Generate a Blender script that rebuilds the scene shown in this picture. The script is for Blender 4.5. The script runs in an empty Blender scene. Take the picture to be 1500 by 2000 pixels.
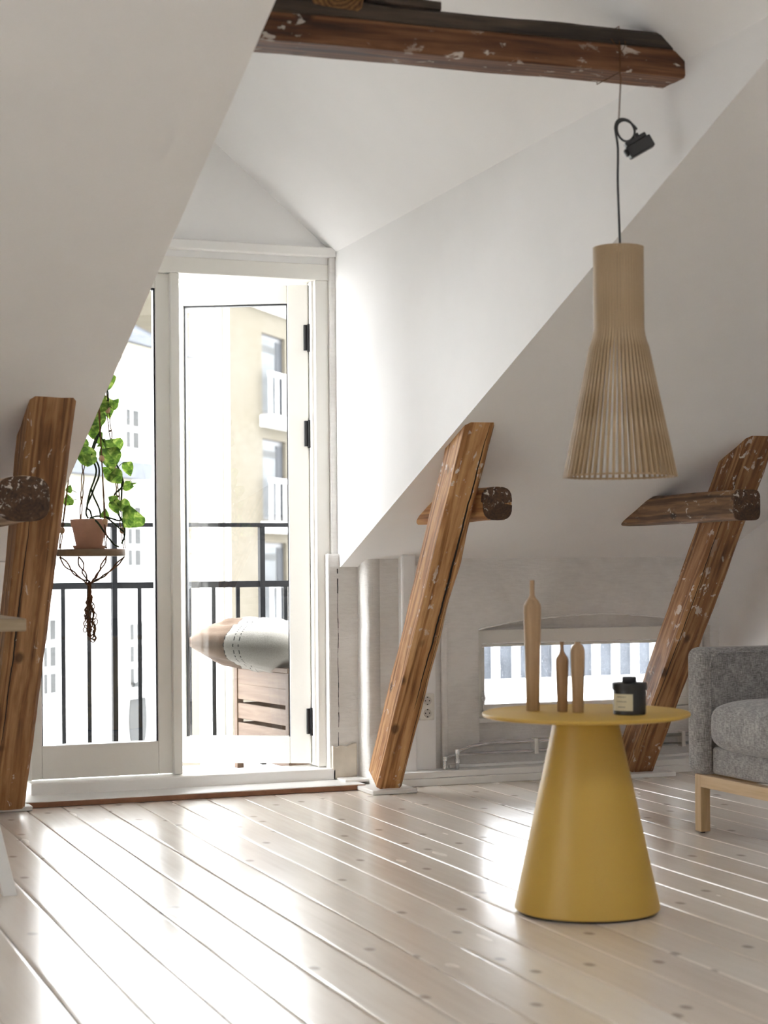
import bpy, bmesh, math, random
from mathutils import Vector, Matrix, noise
random.seed(7)
R_ = math.radians

# ------------------------------------------------------------------ camera
scene = bpy.context.scene
COL = scene.collection
FPX, YAW, ROLL, CX, CY, HC = 3500.0, R_(21.0), 0.0079, 750.0, 1105.0, 0.88
RIGHT = Vector((math.cos(YAW), -math.sin(YAW), 0)); FWD = Vector((math.sin(YAW), math.cos(YAW), 0)); UP = Vector((0, 0, 1))
CAM = Vector((0, 0, HC))
cam_d = bpy.data.cameras.new('camera'); cam = bpy.data.objects.new('camera', cam_d); COL.objects.link(cam)
cam_d.sensor_width = 36; cam_d.sensor_fit = 'AUTO'; cam_d.lens = FPX / 2000 * 36; cam_d.shift_y = (CY - 1000) / 2000
cam_d.clip_end = 500
cx_, cu_ = (RIGHT - UP * ROLL).normalized(), (UP + RIGHT * ROLL).normalized()
m = Matrix.Identity(4)
for i, c in enumerate((cx_, cu_, -FWD)):
    for k in range(3): m[k][i] = c[k]
m.translation = CAM; cam.matrix_world = m
cam_d.dof.use_dof = True; cam_d.dof.focus_distance = 6.9; cam_d.dof.aperture_fstop = 4.5
scene.camera = cam

# ------------------------------------------------------------------ light: overcast sky, exposure
SKY = 12.0
world = bpy.data.worlds.new('overcast_sky'); scene.world = world; world.use_nodes = True
bg = world.node_tree.nodes['Background']; bg.inputs[0].default_value = (0.985, 0.995, 1.01, 1); bg.inputs[1].default_value = SKY
vs = scene.view_settings
vs.view_transform = 'Standard'; vs.look = 'None'; vs.gamma = 1; vs.use_curve_mapping = False; vs.exposure = 0.3
scene.cycles.max_bounces = 10; scene.cycles.diffuse_bounces = 6; scene.cycles.glossy_bounces = 4
scene.cycles.transparent_max_bounces = 12; scene.cycles.caustics_reflective = False; scene.cycles.caustics_refractive = False
scene.cycles.use_denoising = True

# ------------------------------------------------------------------ measuring helpers: photo pixel -> point of the room
def ray(px, py):
    dx, dy = px - CX, py - CY
    u = (dx - ROLL * dy) / (1 + ROLL * ROLL); v = (dy + ROLL * dx) / (1 + ROLL * ROLL)
    return RIGHT * (u / FPX) - UP * (v / FPX) + FWD
def at(px, py, axis, val):
    d = ray(px, py); k = 'xyz'.index(axis)
    return CAM + d * ((val - CAM[k]) / d[k])
SL = 0.394
def slope_z(y): return 0.875 + SL * (6.803 - y)

# ------------------------------------------------------------------ mesh helpers
class MB:
    def __init__(s): s.v = []; s.f = []; s.mi = []
    def add(s, vs, fs, mi=0):
        o = len(s.v); s.v += [tuple(p) for p in vs]; s.f += [tuple(i + o for i in f) for f in fs]; s.mi += [mi] * len(fs); return s
    def box(s, x0, x1, y0, y1, z0, z1, mi=0):
        x0, x1 = sorted((x0, x1)); y0, y1 = sorted((y0, y1)); z0, z1 = sorted((z0, z1))
        v = [(x, y, z) for z in (z0, z1) for y in (y0, y1) for x in (x0, x1)]
        return s.add(v, [(0, 2, 3, 1), (4, 5, 7, 6), (0, 1, 5, 4), (2, 6, 7, 3), (0, 4, 6, 2), (1, 3, 7, 5)], mi)
    def prism(s, poly, ext, mi=0):
        n = len(poly); e = Vector(ext)
        v = [Vector(p) for p in poly] + [Vector(p) + e for p in poly]
        f = [tuple(range(n)), tuple(range(2 * n - 1, n - 1, -1))] + [(i, i + n, (i + 1) % n + n, (i + 1) % n) for i in range(n)]
        return s.add(v, f, mi)
    def tube(s, pts, r, n=8, caps=True, closed=False):
        pts = [Vector(p) for p in pts]; N = len(pts); rings = []
        rr = r if isinstance(r, (list, tuple)) else [r] * N
        up = None
        for i, p in enumerate(pts):
            if closed: t = pts[(i + 1) % N] - pts[i - 1]
            else: t = pts[min(i + 1, N - 1)] - pts[max(i - 1, 0)]
            t.normalize()
            if up is None:
                up = Vector((0, 0, 1)) if abs(t.z) < .9 else Vector((1, 0, 0))
            a = t.cross(up)
            if a.length < 1e-6: a = t.orthogonal()
            a.normalize(); b = a.cross(t); up = b
            rings.append([p + a * (rr[i] * math.cos(2 * math.pi * k / n)) + b * (rr[i] * math.sin(2 * math.pi * k / n)) for k in range(n)])
        v = [q for g in rings for q in g]; f = []
        for i in range(N if closed else N - 1):
            j = (i + 1) % N
            for k in range(n): f.append((i * n + k, i * n + (k + 1) % n, j * n + (k + 1) % n, j * n + k))
        if caps and not closed:
            f.append(tuple(range(n - 1, -1, -1))); f.append(tuple((N - 1) * n + k for k in range(n)))
        return s.add(v, f)
    def lathe(s, prof, c=(0, 0, 0), n=48, mi=0, caps=True):
        c = Vector(c); v = []; f = []
        for r, z in prof:
            for k in range(n):
                t = 2 * math.pi * k / n; v.append(c + Vector((r * math.cos(t), r * math.sin(t), z)))
        for i in range(len(prof) - 1):
            for k in range(n):
                f.append((i * n + k, i * n + (k + 1) % n, (i + 1) * n + (k + 1) % n, (i + 1) * n + k))
        if caps and prof[0][0] > 1e-5: f.append(tuple(range(n - 1, -1, -1)))
        if caps and prof[-1][0] > 1e-5: f.append(tuple((len(prof) - 1) * n + k for k in range(n)))
        return s.add(v, f, mi)
    def mesh(s, name):
        me = bpy.data.meshes.new(name); me.from_pydata(s.v, [], s.f); me.update()
        return me
    def build(s, name, mat, parent=None, smooth=False, bevel=0, seg=2, label=None, cat=None, group=None, kind=None, mw=None, fix=True, auto=None):
        me = s.mesh(name)
        if fix:
            bm = bmesh.new(); bm.from_mesh(me); bmesh.ops.recalc_face_normals(bm, faces=bm.faces[:]); bm.to_mesh(me); bm.free()
        mats = mat if isinstance(mat, (list, tuple)) else [mat]
        for mm in mats: me.materials.append(mm)
        if len(mats) > 1:
            for p, k in zip(me.polygons, s.mi): p.material_index = k
        if smooth: me.shade_smooth()
        o = bpy.data.objects.new(name, me); COL.objects.link(o)
        if mw is not None: o.matrix_basis = mw
        if bevel:
            b = o.modifiers.new('bevel', 'BEVEL'); b.width = bevel; b.segments = seg; b.limit_method = 'ANGLE'; b.angle_limit = R_(35)
        if smooth and auto:
            me.set_sharp_from_angle(angle=R_(auto))
        if parent is not None: attach(o, parent)
        return tag(o, label, cat, group, kind)
def attach(o, parent):
    mw = WM(o); o.parent = parent
    o.matrix_parent_inverse = WM(parent).inverted(); o.matrix_basis = mw
def WM(o):
    if o.parent is None: return o.matrix_basis.copy()
    return WM(o.parent) @ o.matrix_parent_inverse @ o.matrix_basis
def tag(o, label=None, cat=None, group=None, kind=None):
    if label: o['label'] = label
    if cat: o['category'] = cat
    if group: o['group'] = group
    if kind: o['kind'] = kind
    return o
def empty(name, loc=(0, 0, 0), label=None, cat=None, group=None, kind=None, rz=0):
    o = bpy.data.objects.new(name, None); COL.objects.link(o); o.location = loc; o.rotation_euler = (0, 0, rz); o.empty_display_size = .1
    return tag(o, label, cat, group, kind)
def box(name, mat, b, parent=None, **k):
    return MB().box(*b).build(name, mat, parent, **k)
def struct(name, mb, mat, **k): return mb.build(name, mat, kind='structure', **k)

# ------------------------------------------------------------------ materials
def new_mat(name):
    mt = bpy.data.materials.new(name); mt.use_nodes = True
    nt = mt.node_tree; b = nt.nodes['Principled BSDF']
    return mt, nt, b
def N(nt, typ, **k):
    n = nt.nodes.new(typ)
    for a, v in k.items(): setattr(n, a, v)
    return n
def S(col):
    def l(c): return c / 12.92 if c <= .04045 else ((c + .055) / 1.055) ** 2.4
    return tuple(l(c / 255) for c in col) + (1,)
def ramp(nt, fac, stops):
    r = N(nt, 'ShaderNodeValToRGB'); e = r.color_ramp.elements
    while len(e) < len(stops): e.new(.5)
    for k, (p, c) in enumerate(stops):
        e[k].position = p; e[k].color = c if len(c) == 4 else tuple(c) + (1,)
    nt.links.new(fac, r.inputs[0]); return r
def coords(nt, scale=(1, 1, 1), rot=(0, 0, 0), kind='Object', loc=(0, 0, 0)):
    t = N(nt, 'ShaderNodeTexCoord'); mp = N(nt, 'ShaderNodeMapping')
    mp.inputs['Scale'].default_value = scale; mp.inputs['Rotation'].default_value = rot; mp.inputs['Location'].default_value = loc
    nt.links.new(t.outputs[kind], mp.inputs[0]); return mp.outputs[0]
def noise_n(nt, vec, scale, detail=4, rough=.55, dist=0):
    n = N(nt, 'ShaderNodeTexNoise'); n.inputs['Scale'].default_value = scale; n.inputs['Detail'].default_value = detail
    n.inputs['Roughness'].default_value = rough; n.inputs['Distortion'].default_value = dist
    if vec is not None: nt.links.new(vec, n.inputs['Vector'])
    return n.outputs['Fac']
def math_n(nt, op, a, b=None, clamp=False):
    n = N(nt, 'ShaderNodeMath', operation=op, use_clamp=clamp)
    for i, x in enumerate((a, b)):
        if x is None: continue
        if isinstance(x, (int, float)): n.inputs[i].default_value = x
        else: nt.links.new(x, n.inputs[i])
    return n.outputs[0]
def mix_c(nt, fac, a, b, mode='MIX'):
    n = N(nt, 'ShaderNodeMix', data_type='RGBA', blend_type=mode)
    if isinstance(fac, (int, float)): n.inputs[0].default_value = fac
    else: nt.links.new(fac, n.inputs[0])
    for i, x in ((6, a), (7, b)):
        if isinstance(x, tuple): n.inputs[i].default_value = x
        else: nt.links.new(x, n.inputs[i])
    return n.outputs[2]
def bump(nt, b, h, strength=.3, dist=.01):
    n = N(nt, 'ShaderNodeBump'); n.inputs['Strength'].default_value = strength; n.inputs['Distance'].default_value = dist
    nt.links.new(h, n.inputs['Height']); nt.links.new(n.outputs[0], b.inputs['Normal'])
def plain(name, col, rough=.6, metal=0, spec=.5, var=.04, bscale=0, bstr=.2, bdist=.004, vscale=3):
    mt, nt, b = new_mat(name)
    b.inputs['Roughness'].default_value = rough; b.inputs['Metallic'].default_value = metal; b.inputs['Specular IOR Level'].default_value = spec
    c = coords(nt)
    f = noise_n(nt, c, vscale, 3)
    d = tuple(x * (1 - var) for x in col[:3]) + (1,); l = tuple(min(1, x * (1 + var)) for x in col[:3]) + (1,)
    nt.links.new(ramp(nt, f, [(.3, d), (.7, l)]).outputs[0], b.inputs['Base Color'])
    if bscale: bump(nt, b, noise_n(nt, c, bscale, 5), bstr, bdist)
    return mt
def wood(name, dark, mid, light, axis='z', rough=.6, ring=60, bumpd=.001, gloss=.4):
    mt, nt, b = new_mat(name); k = 'xyz'.index(axis)
    sc = [1, 1, 1]; sc[k] = .06
    c = coords(nt, tuple(sc))
    f = noise_n(nt, c, ring, 6, .6, .6); g = noise_n(nt, c, ring * .25, 3, .5)
    s = math_n(nt, 'ADD', math_n(nt, 'MULTIPLY', f, .6), math_n(nt, 'MULTIPLY', g, .4))
    nt.links.new(ramp(nt, s, [(.32, dark), (.5, mid), (.68, light)]).outputs[0], b.inputs['Base Color'])
    b.inputs['Roughness'].default_value = rough; b.inputs['Specular IOR Level'].default_value = gloss
    bump(nt, b, f, .3, bumpd); return mt
def old_timber(name, dark, mid, light, crack=None, flecks=.62, wear=None, fleck_scale=38, ringw=.22):
    """weathered timber; local z runs along the piece, x across, y out of the shown face"""
    mt, nt, b = new_mat(name)
    o = coords(nt); st = coords(nt, (1, 1, .07)); st2 = coords(nt, (1, 1, .25))
    f = noise_n(nt, st, 55, 8, .65, .8); g = noise_n(nt, coords(nt, (1, 1, .3)), 9, 4, .55)
    rings = N(nt, 'ShaderNodeTexWave', wave_type='RINGS', rings_direction='Z'); rings.inputs['Scale'].default_value = 26
    rings.inputs['Distortion'].default_value = 7; rings.inputs['Detail'].default_value = 3; rings.inputs['Detail Scale'].default_value = .9
    nt.links.new(coords(nt, (1, 1, .05)), rings.inputs[0])
    s = math_n(nt, 'ADD', math_n(nt, 'MULTIPLY', f, .55), math_n(nt, 'MULTIPLY', rings.outputs['Fac'], ringw))
    s = math_n(nt, 'ADD', s, math_n(nt, 'MULTIPLY', g, .36))
    col = ramp(nt, s, [(.33, dark), (.52, mid), (.72, light)]).outputs[0]
    # knots
    vo = N(nt, 'ShaderNodeTexVoronoi', feature='F1'); vo.inputs['Scale'].default_value = 8.5; vo.inputs['Randomness'].default_value = 1
    nt.links.new(coords(nt, (1, 1, .62)), vo.inputs['Vector'])
    kn = ramp(nt, vo.outputs['Distance'], [(.085, (1, 1, 1)), (.16, (0, 0, 0))]).outputs[0]
    col = mix_c(nt, math_n(nt, 'MULTIPLY', kn, .75), col, tuple(x * .35 for x in dark[:3]) + (1,))
    # paler / darker wear patches
    if wear: col = mix_c(nt, ramp(nt, noise_n(nt, st2, 7, 5, .6), [(.5, (0, 0, 0)), (.66, (.8, .8, .8))]).outputs[0], col, wear)
    # fine splits along the grain
    sp = ramp(nt, noise_n(nt, coords(nt, (1, 1, .03)), 42, 2, .4, .3), [(.27, (1, 1, 1)), (.31, (0, 0, 0))]).outputs[0]
    col = mix_c(nt, math_n(nt, 'MULTIPLY', sp, .7), col, tuple(x * .3 for x in dark[:3]) + (1,))
    # flecks of old white paint
    if flecks:
        fl = noise_n(nt, coords(nt, (1, 1, .55)), fleck_scale, 6, .62, .5); fm = noise_n(nt, coords(nt, (1, 1, .5)), 5, 2)
        w = math_n(nt, 'MULTIPLY', ramp(nt, fl, [(flecks, (0, 0, 0)), (flecks + .035, (1, 1, 1))]).outputs[0], ramp(nt, fm, [(.42, (0, 0, 0)), (.58, (1, 1, 1))]).outputs[0])
        col = mix_c(nt, math_n(nt, 'MULTIPLY', w, .85), col, S((222, 214, 204)))
    h = f
    if crack:
        sx = N(nt, 'ShaderNodeSeparateXYZ'); nt.links.new(o, sx.inputs[0])
        for (x0, sl, amp, w, z0, z1) in crack:
            wob = math_n(nt, 'MULTIPLY', math_n(nt, 'SUBTRACT', noise_n(nt, coords(nt, (0, 0, 1)), 5, 4, .6), .5), amp)
            xc = math_n(nt, 'ADD', math_n(nt, 'ADD', math_n(nt, 'MULTIPLY', sx.outputs[2], sl), x0), wob)
            d = math_n(nt, 'ABSOLUTE', math_n(nt, 'SUBTRACT', sx.outputs[0], xc))
            zc, zh = (z0 + z1) / 2, (z1 - z0) / 2
            fall = math_n(nt, 'SUBTRACT', 1, math_n(nt, 'DIVIDE', math_n(nt, 'ABSOLUTE', math_n(nt, 'SUBTRACT', sx.outputs[2], zc)), zh), True)
            ww = math_n(nt, 'MULTIPLY', math_n(nt, 'POWER', fall, .5), w)
            cr = math_n(nt, 'LESS_THAN', d, ww)
            col = mix_c(nt, cr, col, (.006, .004, .003, 1)); h = math_n(nt, 'SUBTRACT', h, math_n(nt, 'MULTIPLY', cr, 3))
    nt.links.new(col, b.inputs['Base Color']); b.inputs['Roughness'].default_value = .62; b.inputs['Specular IOR Level'].default_value = .35
    bump(nt, b, h, .5, .0025); return mt
def glass_mat(name, tint=(1, 1, 1, 1), ior=1.5, specks=0, rough=0.0):
    mt = bpy.data.materials.new(name); mt.use_nodes = True; nt = mt.node_tree; nt.nodes.remove(nt.nodes['Principled BSDF'])
    tr = N(nt, 'ShaderNodeBsdfTransparent'); tr.inputs[0].default_value = tint
    gl = N(nt, 'ShaderNodeBsdfGlossy'); gl.inputs['Roughness'].default_value = rough
    fr = N(nt, 'ShaderNodeFresnel'); fr.inputs[0].default_value = ior
    mx = N(nt, 'ShaderNodeMixShader'); nt.links.new(fr.outputs[0], mx.inputs[0]); nt.links.new(tr.outputs[0], mx.inputs[1]); nt.links.new(gl.outputs[0], mx.inputs[2])
    out = mx.outputs[0]
    if specks:
        df = N(nt, 'ShaderNodeBsdfDiffuse'); df.inputs[0].default_value = (.85, .86, .88, 1)
        tl = N(nt, 'ShaderNodeBsdfTranslucent'); tl.inputs[0].default_value = (.9, .9, .92, 1)
        ad = N(nt, 'ShaderNodeMixShader'); nt.links.new(df.outputs[0], ad.inputs[1]); nt.links.new(tl.outputs[0], ad.inputs[2])
        c = coords(nt); f = ramp(nt, noise_n(nt, c, 170, 2, .5), [(.60, (0, 0, 0)), (.72, (.22, .22, .22))]).outputs[0]
        m2 = N(nt, 'ShaderNodeMixShader'); nt.links.new(f, m2.inputs[0]); nt.links.new(out, m2.inputs[1]); nt.links.new(ad.outputs[0], m2.inputs[2]); out = m2.outputs[0]
    nt.links.new(out, nt.nodes['Material Output'].inputs[0]); return mt

M = {}
M['wall'] = plain('white_wall_paint', (.893, .89, .884, 1), .7, var=.02, bscale=60, bstr=.12, bdist=.001)
M['ceil'] = plain('white_ceiling_paint', (.893, .89, .885, 1), .75, var=.015, bscale=30, bstr=.1, bdist=.001)
M['trim'] = plain('white_gloss_paint', (.88, .87, .845, 1), .35, var=.02, bscale=25, bstr=.06, bdist=.001)
M['cream'] = plain('cream_door_paint', (.84, .825, .775, 1), .32, var=.015)
def plaster():
    mt, nt, b = new_mat('brushed_plaster'); c = coords(nt)
    a = noise_n(nt, c, 3.2, 5, .6, .4); s = noise_n(nt, coords(nt, (.5, 1, 3)), 40, 5, .6); p = noise_n(nt, c, 14, 6, .65, .8)
    nt.links.new(ramp(nt, math_n(nt, 'ADD', math_n(nt, 'MULTIPLY', a, .7), math_n(nt, 'MULTIPLY', s, .3)), [(.36, (.68, .66, .63, 1)), (.62, (.82, .805, .78, 1))]).outputs[0], b.inputs['Base Color'])
    b.inputs['Roughness'].default_value = .62
    h = math_n(nt, 'ADD', math_n(nt, 'MULTIPLY', p, .8), math_n(nt, 'MULTIPLY', s, .5)); bump(nt, b, h, .55, .008); return mt
M['plaster'] = plaster()
M['patch'] = plain('bare_plaster_patch', (.66, .60, .51, 1), .75, var=.14, bscale=20, bstr=.5, bdist=.006, vscale=9)
def floor_mat():
    mt, nt, b = new_mat('white_oiled_pine_plank'); oi = N(nt, 'ShaderNodeObjectInfo')
    t = N(nt, 'ShaderNodeTexCoord'); ad = N(nt, 'ShaderNodeVectorMath', operation='ADD'); nt.links.new(t.outputs['Object'], ad.inputs[0])
    cmb = N(nt, 'ShaderNodeCombineXYZ'); rz = math_n(nt, 'MULTIPLY', oi.outputs['Random'], 37); nt.links.new(rz, cmb.inputs[1]); nt.links.new(math_n(nt, 'MULTIPLY', oi.outputs['Random'], 9), cmb.inputs[2]); nt.links.new(cmb.outputs[0], ad.inputs[1])
    def mp(sc):
        n = N(nt, 'ShaderNodeMapping'); n.inputs['Scale'].default_value = sc; nt.links.new(ad.outputs[0], n.inputs[0]); return n.outputs[0]
    f = noise_n(nt, mp((1, .05, 1)), 45, 6, .6, .6); g = noise_n(nt, mp((1, .35, 1)), 2.6, 3)
    s = math_n(nt, 'ADD', math_n(nt, 'MULTIPLY', f, .4), math_n(nt, 'MULTIPLY', g, .3))
    s = math_n(nt, 'ADD', s, math_n(nt, 'MULTIPLY', oi.outputs['Random'], .3))
    col = ramp(nt, s, [(.3, (.69, .605, .515, 1)), (.5, (.775, .70, .61, 1)), (.72, (.84, .78, .70, 1))]).outputs[0]
    vo = N(nt, 'ShaderNodeTexVoronoi', feature='F1', voronoi_dimensions='2D'); vo.inputs['Scale'].default_value = 5.5
    nt.links.new(mp((1.1, .75, 1)), vo.inputs['Vector'])
    sm = N(nt, 'ShaderNodeSeparateColor'); nt.links.new(vo.outputs['Color'], sm.inputs[0])
    kn = math_n(nt, 'MULTIPLY', ramp(nt, vo.outputs['Distance'], [(.045, (1, 1, 1)), (.095, (0, 0, 0))]).outputs[0], math_n(nt, 'GREATER_THAN', sm.outputs[0], .38))
    col = mix_c(nt, math_n(nt, 'MULTIPLY', kn, .55), col, (.20, .155, .12, 1))
    st = ramp(nt, noise_n(nt, mp((1, .22, 1)), 16, 4, .6), [(.66, (0, 0, 0)), (.76, (.5, .5, .5))]).outputs[0]
    nt.links.new(col, b.inputs['Base Color'])
    r = noise_n(nt, mp((1, .3, 1)), 7, 2, .5)
    nt.links.new(math_n(nt, 'ADD', math_n(nt, 'MULTIPLY', r, .16), .16), b.inputs['Roughness'])
    b.inputs['Specular IOR Level'].default_value = .6; b.inputs['Coat Weight'].default_value = .2; b.inputs['Coat Roughness'].default_value = .16
    h = math_n(nt, 'ADD', math_n(nt, 'MULTIPLY', noise_n(nt, mp((1, .2, 1)), 9, 3), 1.0), math_n(nt, 'MULTIPLY', f, .06))
    bump(nt, b, h, .12, .004); return mt
M['floor'] = floor_mat()
M['void'] = plain('subfloor', (.10, .08, .065, 1), .9)
T_TAN = (S((104, 66, 38)), S((168, 118, 74)), S((206, 162, 112)))
T_BRN = (S((80, 52, 32)), S((140, 98, 64)), S((176, 134, 94)))
T_DRK = (S((52, 38, 29)), S((96, 72, 54)), S((142, 108, 78)))
M['yellow'] = plain('matt_yellow_lacquer', (.56, .36, .07, 1), .42, var=.015, bscale=300, bstr=.04, bdist=.0005)
M['birch'] = wood('birch_veneer', (.34, .24, .135, 1), (.42, .305, .18, 1), (.49, .37, .235, 1), 'z', .55, 70, .0003)
M['oak'] = wood('turned_oak', (.32, .20, .105, 1), (.41, .27, .15, 1), (.48, .33, .195, 1), 'z', .5, 110, .0004)
M['walnut'] = wood('turned_dark_oak', (.25, .14, .07, 1), (.33, .195, .10, 1), (.39, .24, .13, 1), 'z', .5, 110, .0004)
M['lightoak'] = wood('light_oak', (.46, .31, .16, 1), (.58, .41, .23, 1), (.66, .49, .30, 1), 'y', .5, 60, .0004)
M['lightoak_z'] = wood('light_oak_leg', (.46, .31, .16, 1), (.58, .41, .23, 1), (.66, .49, .30, 1), 'z', .5, 60, .0004)
M['deskoak'] = wood('desk_oak', (.25, .185, .11, 1), (.32, .245, .155, 1), (.38, .30, .20, 1), 'x', .5, 60, .0004)
M['teak'] = wood('oiled_teak', (.085, .048, .027, 1), (.13, .08, .05, 1), (.17, .115, .075, 1), 'y', .6, 50, .0006)
M['teak_z'] = wood('oiled_teak_post', (.07, .038, .022, 1), (.105, .062, .037, 1), (.14, .09, .055, 1), 'z', .6, 50, .0006)
M['shelf'] = wood('shelf_oak', (.17, .115, .07, 1), (.23, .165, .11, 1), (.29, .215, .15, 1), 'x', .6, 60, .0004)
M['black'] = plain('black_plastic', (.012, .012, .013, 1), .45)
M['candle'] = plain('black_glazed_jar', (.014, .015, .017, 1), .38)
M['iron'] = plain('black_painted_iron', (.0045, .005, .006, 1), .6, spec=.08, var=.3)
M['gasket'] = plain('dark_rubber_seal', (.03, .033, .038, 1), .4)
M['steel'] = plain('galvanised_pipe', (.78, .79, .80, 1), .24, metal=1, var=.15, vscale=30)
M['hinge'] = plain('black_hinge_steel', (.03, .03, .032, 1), .3, metal=.6)
M['terracotta'] = plain('terracotta', S((188, 146, 124)), .85, var=.08, bscale=60, bstr=.2, bdist=.001, vscale=20)
M['jute'] = plain('jute_cord', S((98, 70, 48)), .9, spec=.1, var=.2, bscale=400, bstr=.5, bdist=.001, vscale=80)
M['bead'] = plain('wooden_bead', S((186, 152, 116)), .55, var=.08)
M['soil'] = plain('potting_soil', (.05, .035, .025, 1), .95, var=.4, bscale=60, bstr=.8, bdist=.01)
M['vine'] = plain('green_stem', S((48, 60, 38)), .6, spec=.15, var=.15)
M['paper'] = plain('cream_paper_label', S((206, 198, 170)), .8)
M['ink'] = plain('grey_print', S((110, 106, 96)), .8)
M['deskwhite'] = plain('white_lacquer', (.78, .78, .77, 1), .4)
M['socket'] = plain('white_socket_plastic', (.80, .78, .73, 1), .3)
M['well'] = plain('shaded_socket_plastic', (.62, .60, .56, 1), .4)  # shade of the outlet recess put into the colour of a flat disc
M['pin'] = plain('dark_hole', (.02, .02, .02, 1), .6)
M['glass'] = glass_mat('window_glass', (.97, .98, .98, 1))
M['glassold'] = glass_mat('rain_specked_glass', (.95, .96, .97, 1), specks=1)
M['raw'] = plain('raw_board_edge', S((142, 100, 76)), .7, var=.15, vscale=20)
def leaf_mat():
    mt, nt, b = new_mat('variegated_leaf'); c = coords(nt)
    f = ramp(nt, noise_n(nt, c, 45, 3, .5, .8), [(.38, S((64, 96, 34))), (.55, S((112, 146, 54))), (.70, S((190, 202, 112)))]).outputs[0]
    nt.links.new(f, b.inputs['Base Color']); b.inputs['Roughness'].default_value = .4
    tl = N(nt, 'ShaderNodeBsdfTranslucent'); nt.links.new(f, tl.inputs[0]); mx = N(nt, 'ShaderNodeMixShader'); mx.inputs[0].default_value = .45
    nt.links.new(b.outputs[0], mx.inputs[1]); nt.links.new(tl.outputs[0], mx.inputs[2]); nt.links.new(mx.outputs[0], nt.nodes['Material Output'].inputs[0]); return mt
M['leaf'] = leaf_mat()
def fabric():
    mt, nt, b = new_mat('grey_melange_weave'); c = coords(nt)
    a = noise_n(nt, coords(nt, (1, 1, .12)), 420, 2, .6); d = noise_n(nt, coords(nt, (.15, .15, 1)), 420, 2, .6); g = noise_n(nt, c, 30, 3)
    s = math_n(nt, 'ADD', math_n(nt, 'ADD', math_n(nt, 'MULTIPLY', a, .42), math_n(nt, 'MULTIPLY', d, .42)), math_n(nt, 'MULTIPLY', g, .16))
    nt.links.new(ramp(nt, s, [(.38, (.13, .125, .122, 1)), (.5, (.285, .273, .264, 1)), (.62, (.50, .48, .465, 1))]).outputs[0], b.inputs['Base Color'])
    b.inputs['Roughness'].default_value = .95; b.inputs['Sheen Weight'].default_value = .3; bump(nt, b, s, .5, .002); return mt
M['fabric'] = fabric()

# ------------------------------------------------------------------ the room shell
XL, XR = 1.176, 2.423            # dormer cheeks
RX, LX, BY = 4.13, -2.3, -5.0    # right wall, left wall, back wall
YK = 6.72                        # face of the knee wall
YTOP, ZTOP = 2.04, 2.752         # where the slope meets the flat ceiling
def eave(y): return 2.151 + .0195 * (6.77 - y)
struct('floor', MB().box(LX, RX + .1, BY, 7.0, -.12, -.022), M['void'])
FLOOR = bpy.data.objects['floor']
PW = .1365
nrm = Matrix.Rotation(R_(-.45), 4, 'Z')
def plank_mesh(w, y0, y1):
    b = .0035; h = .022; x0, x1 = -w / 2 + .0012, w / 2 - .0012
    prof = [(x0, -h), (x1, -h), (x1, -b), (x1 - b * .6, -.0006), (x1 - b * 2.4, 0), (x0 + b * 2.4, 0), (x0 + b * .6, -.0006), (x0, -b)]
    return MB().prism([(x, y0, z) for x, z in prof], (0, y1 - y0, 0))
pm = None
for k in range(48):
    x = LX + .04 + PW * k + .012
    if x > RX + .02: break
    if pm is None:
        o = plank_mesh(PW, BY, 6.83).build('plank', M['floor'], FLOOR); pm = o.data
    else:
        o = bpy.data.objects.new('plank', pm); COL.objects.link(o); attach(o, FLOOR)
    o.matrix_basis = Matrix.Translation((x - .03, 0, random.uniform(-.0007, .0007))) @ nrm

def slab(name, poly, n=(0, SL, 1), t=.16, mat='ceil'):
    return struct(name, MB().prism(poly, Vector(n).normalized() * t), M[mat])
def sp(x, y): return (x, y, slope_z(y))
slab('ceiling_slope_left', [sp(LX, 7.02), sp(XL - .1, 7.02), sp(XL - .1, YTOP), sp(LX, YTOP)])
slab('ceiling_slope_right', [sp(XR + .1, 7.02), sp(RX + .1, 7.02), sp(RX + .1, YTOP), sp(XR + .1, YTOP)])
ye = 3.432
for nm, xa, xb in (('wall_dormer_left', XL - .1, XL), ('wall_dormer_right', XR, XR + .1)):
    ylo = 6.80
    P = [(0, ylo, slope_z(ylo)), (0, ye, slope_z(ye)), (0, ye - .25, slope_z(ye - .25) + .0), (0, ye - .25, slope_z(ye) + .25), (0, 7.02, eave(7.02) + .16), (0, 7.02, slope_z(ylo) - .0)]
    struct(nm, MB().prism([(xa, y, z) for _, y, z in P], (xb - xa, 0, 0)), M['wall'])
XM, RISE = (XL + XR) / 2, .834
rz = lambda y: eave(y) + RISE * (XR - XM)
slab('ceiling_dormer_right', [(XR + .0, 7.0, eave(7.0)), (XR, ye, slope_z(ye)), (XM, YTOP, ZTOP), (XM, 7.0, rz(7.0))], (RISE, 0, 1), .14)
slab('ceiling_dormer_left', [(XL, 7.0, eave(7.0)), (XL, ye, slope_z(ye)), (XM, YTOP, ZTOP), (XM, 7.0, rz(7.0))], (-RISE, 0, 1), .14)
slab('ceiling_valley', [(XL - .1, ye, slope_z(ye)), (XL, ye, slope_z(ye)), (XM, YTOP + .02, slope_z(YTOP + .02)), (XR, ye, slope_z(ye)), (XR + .1, ye, slope_z(ye)), (XR + .1, YTOP, ZTOP), (XL - .1, YTOP, ZTOP)])
kx0, kx1, ky0, ky1 = 1.6, 2.5, 1.1, 1.85       # unseen roof light, added for fill from above
cf = MB()
for a, b, c, d in ((LX - .1, RX + .1, BY - .1, ky0), (LX - .1, RX + .1, ky1, YTOP + .05), (LX - .1, kx0, ky0, ky1), (kx1, RX + .1, ky0, ky1)): cf.box(a, b, c, d, ZTOP - .005, ZTOP + .2)
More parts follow.
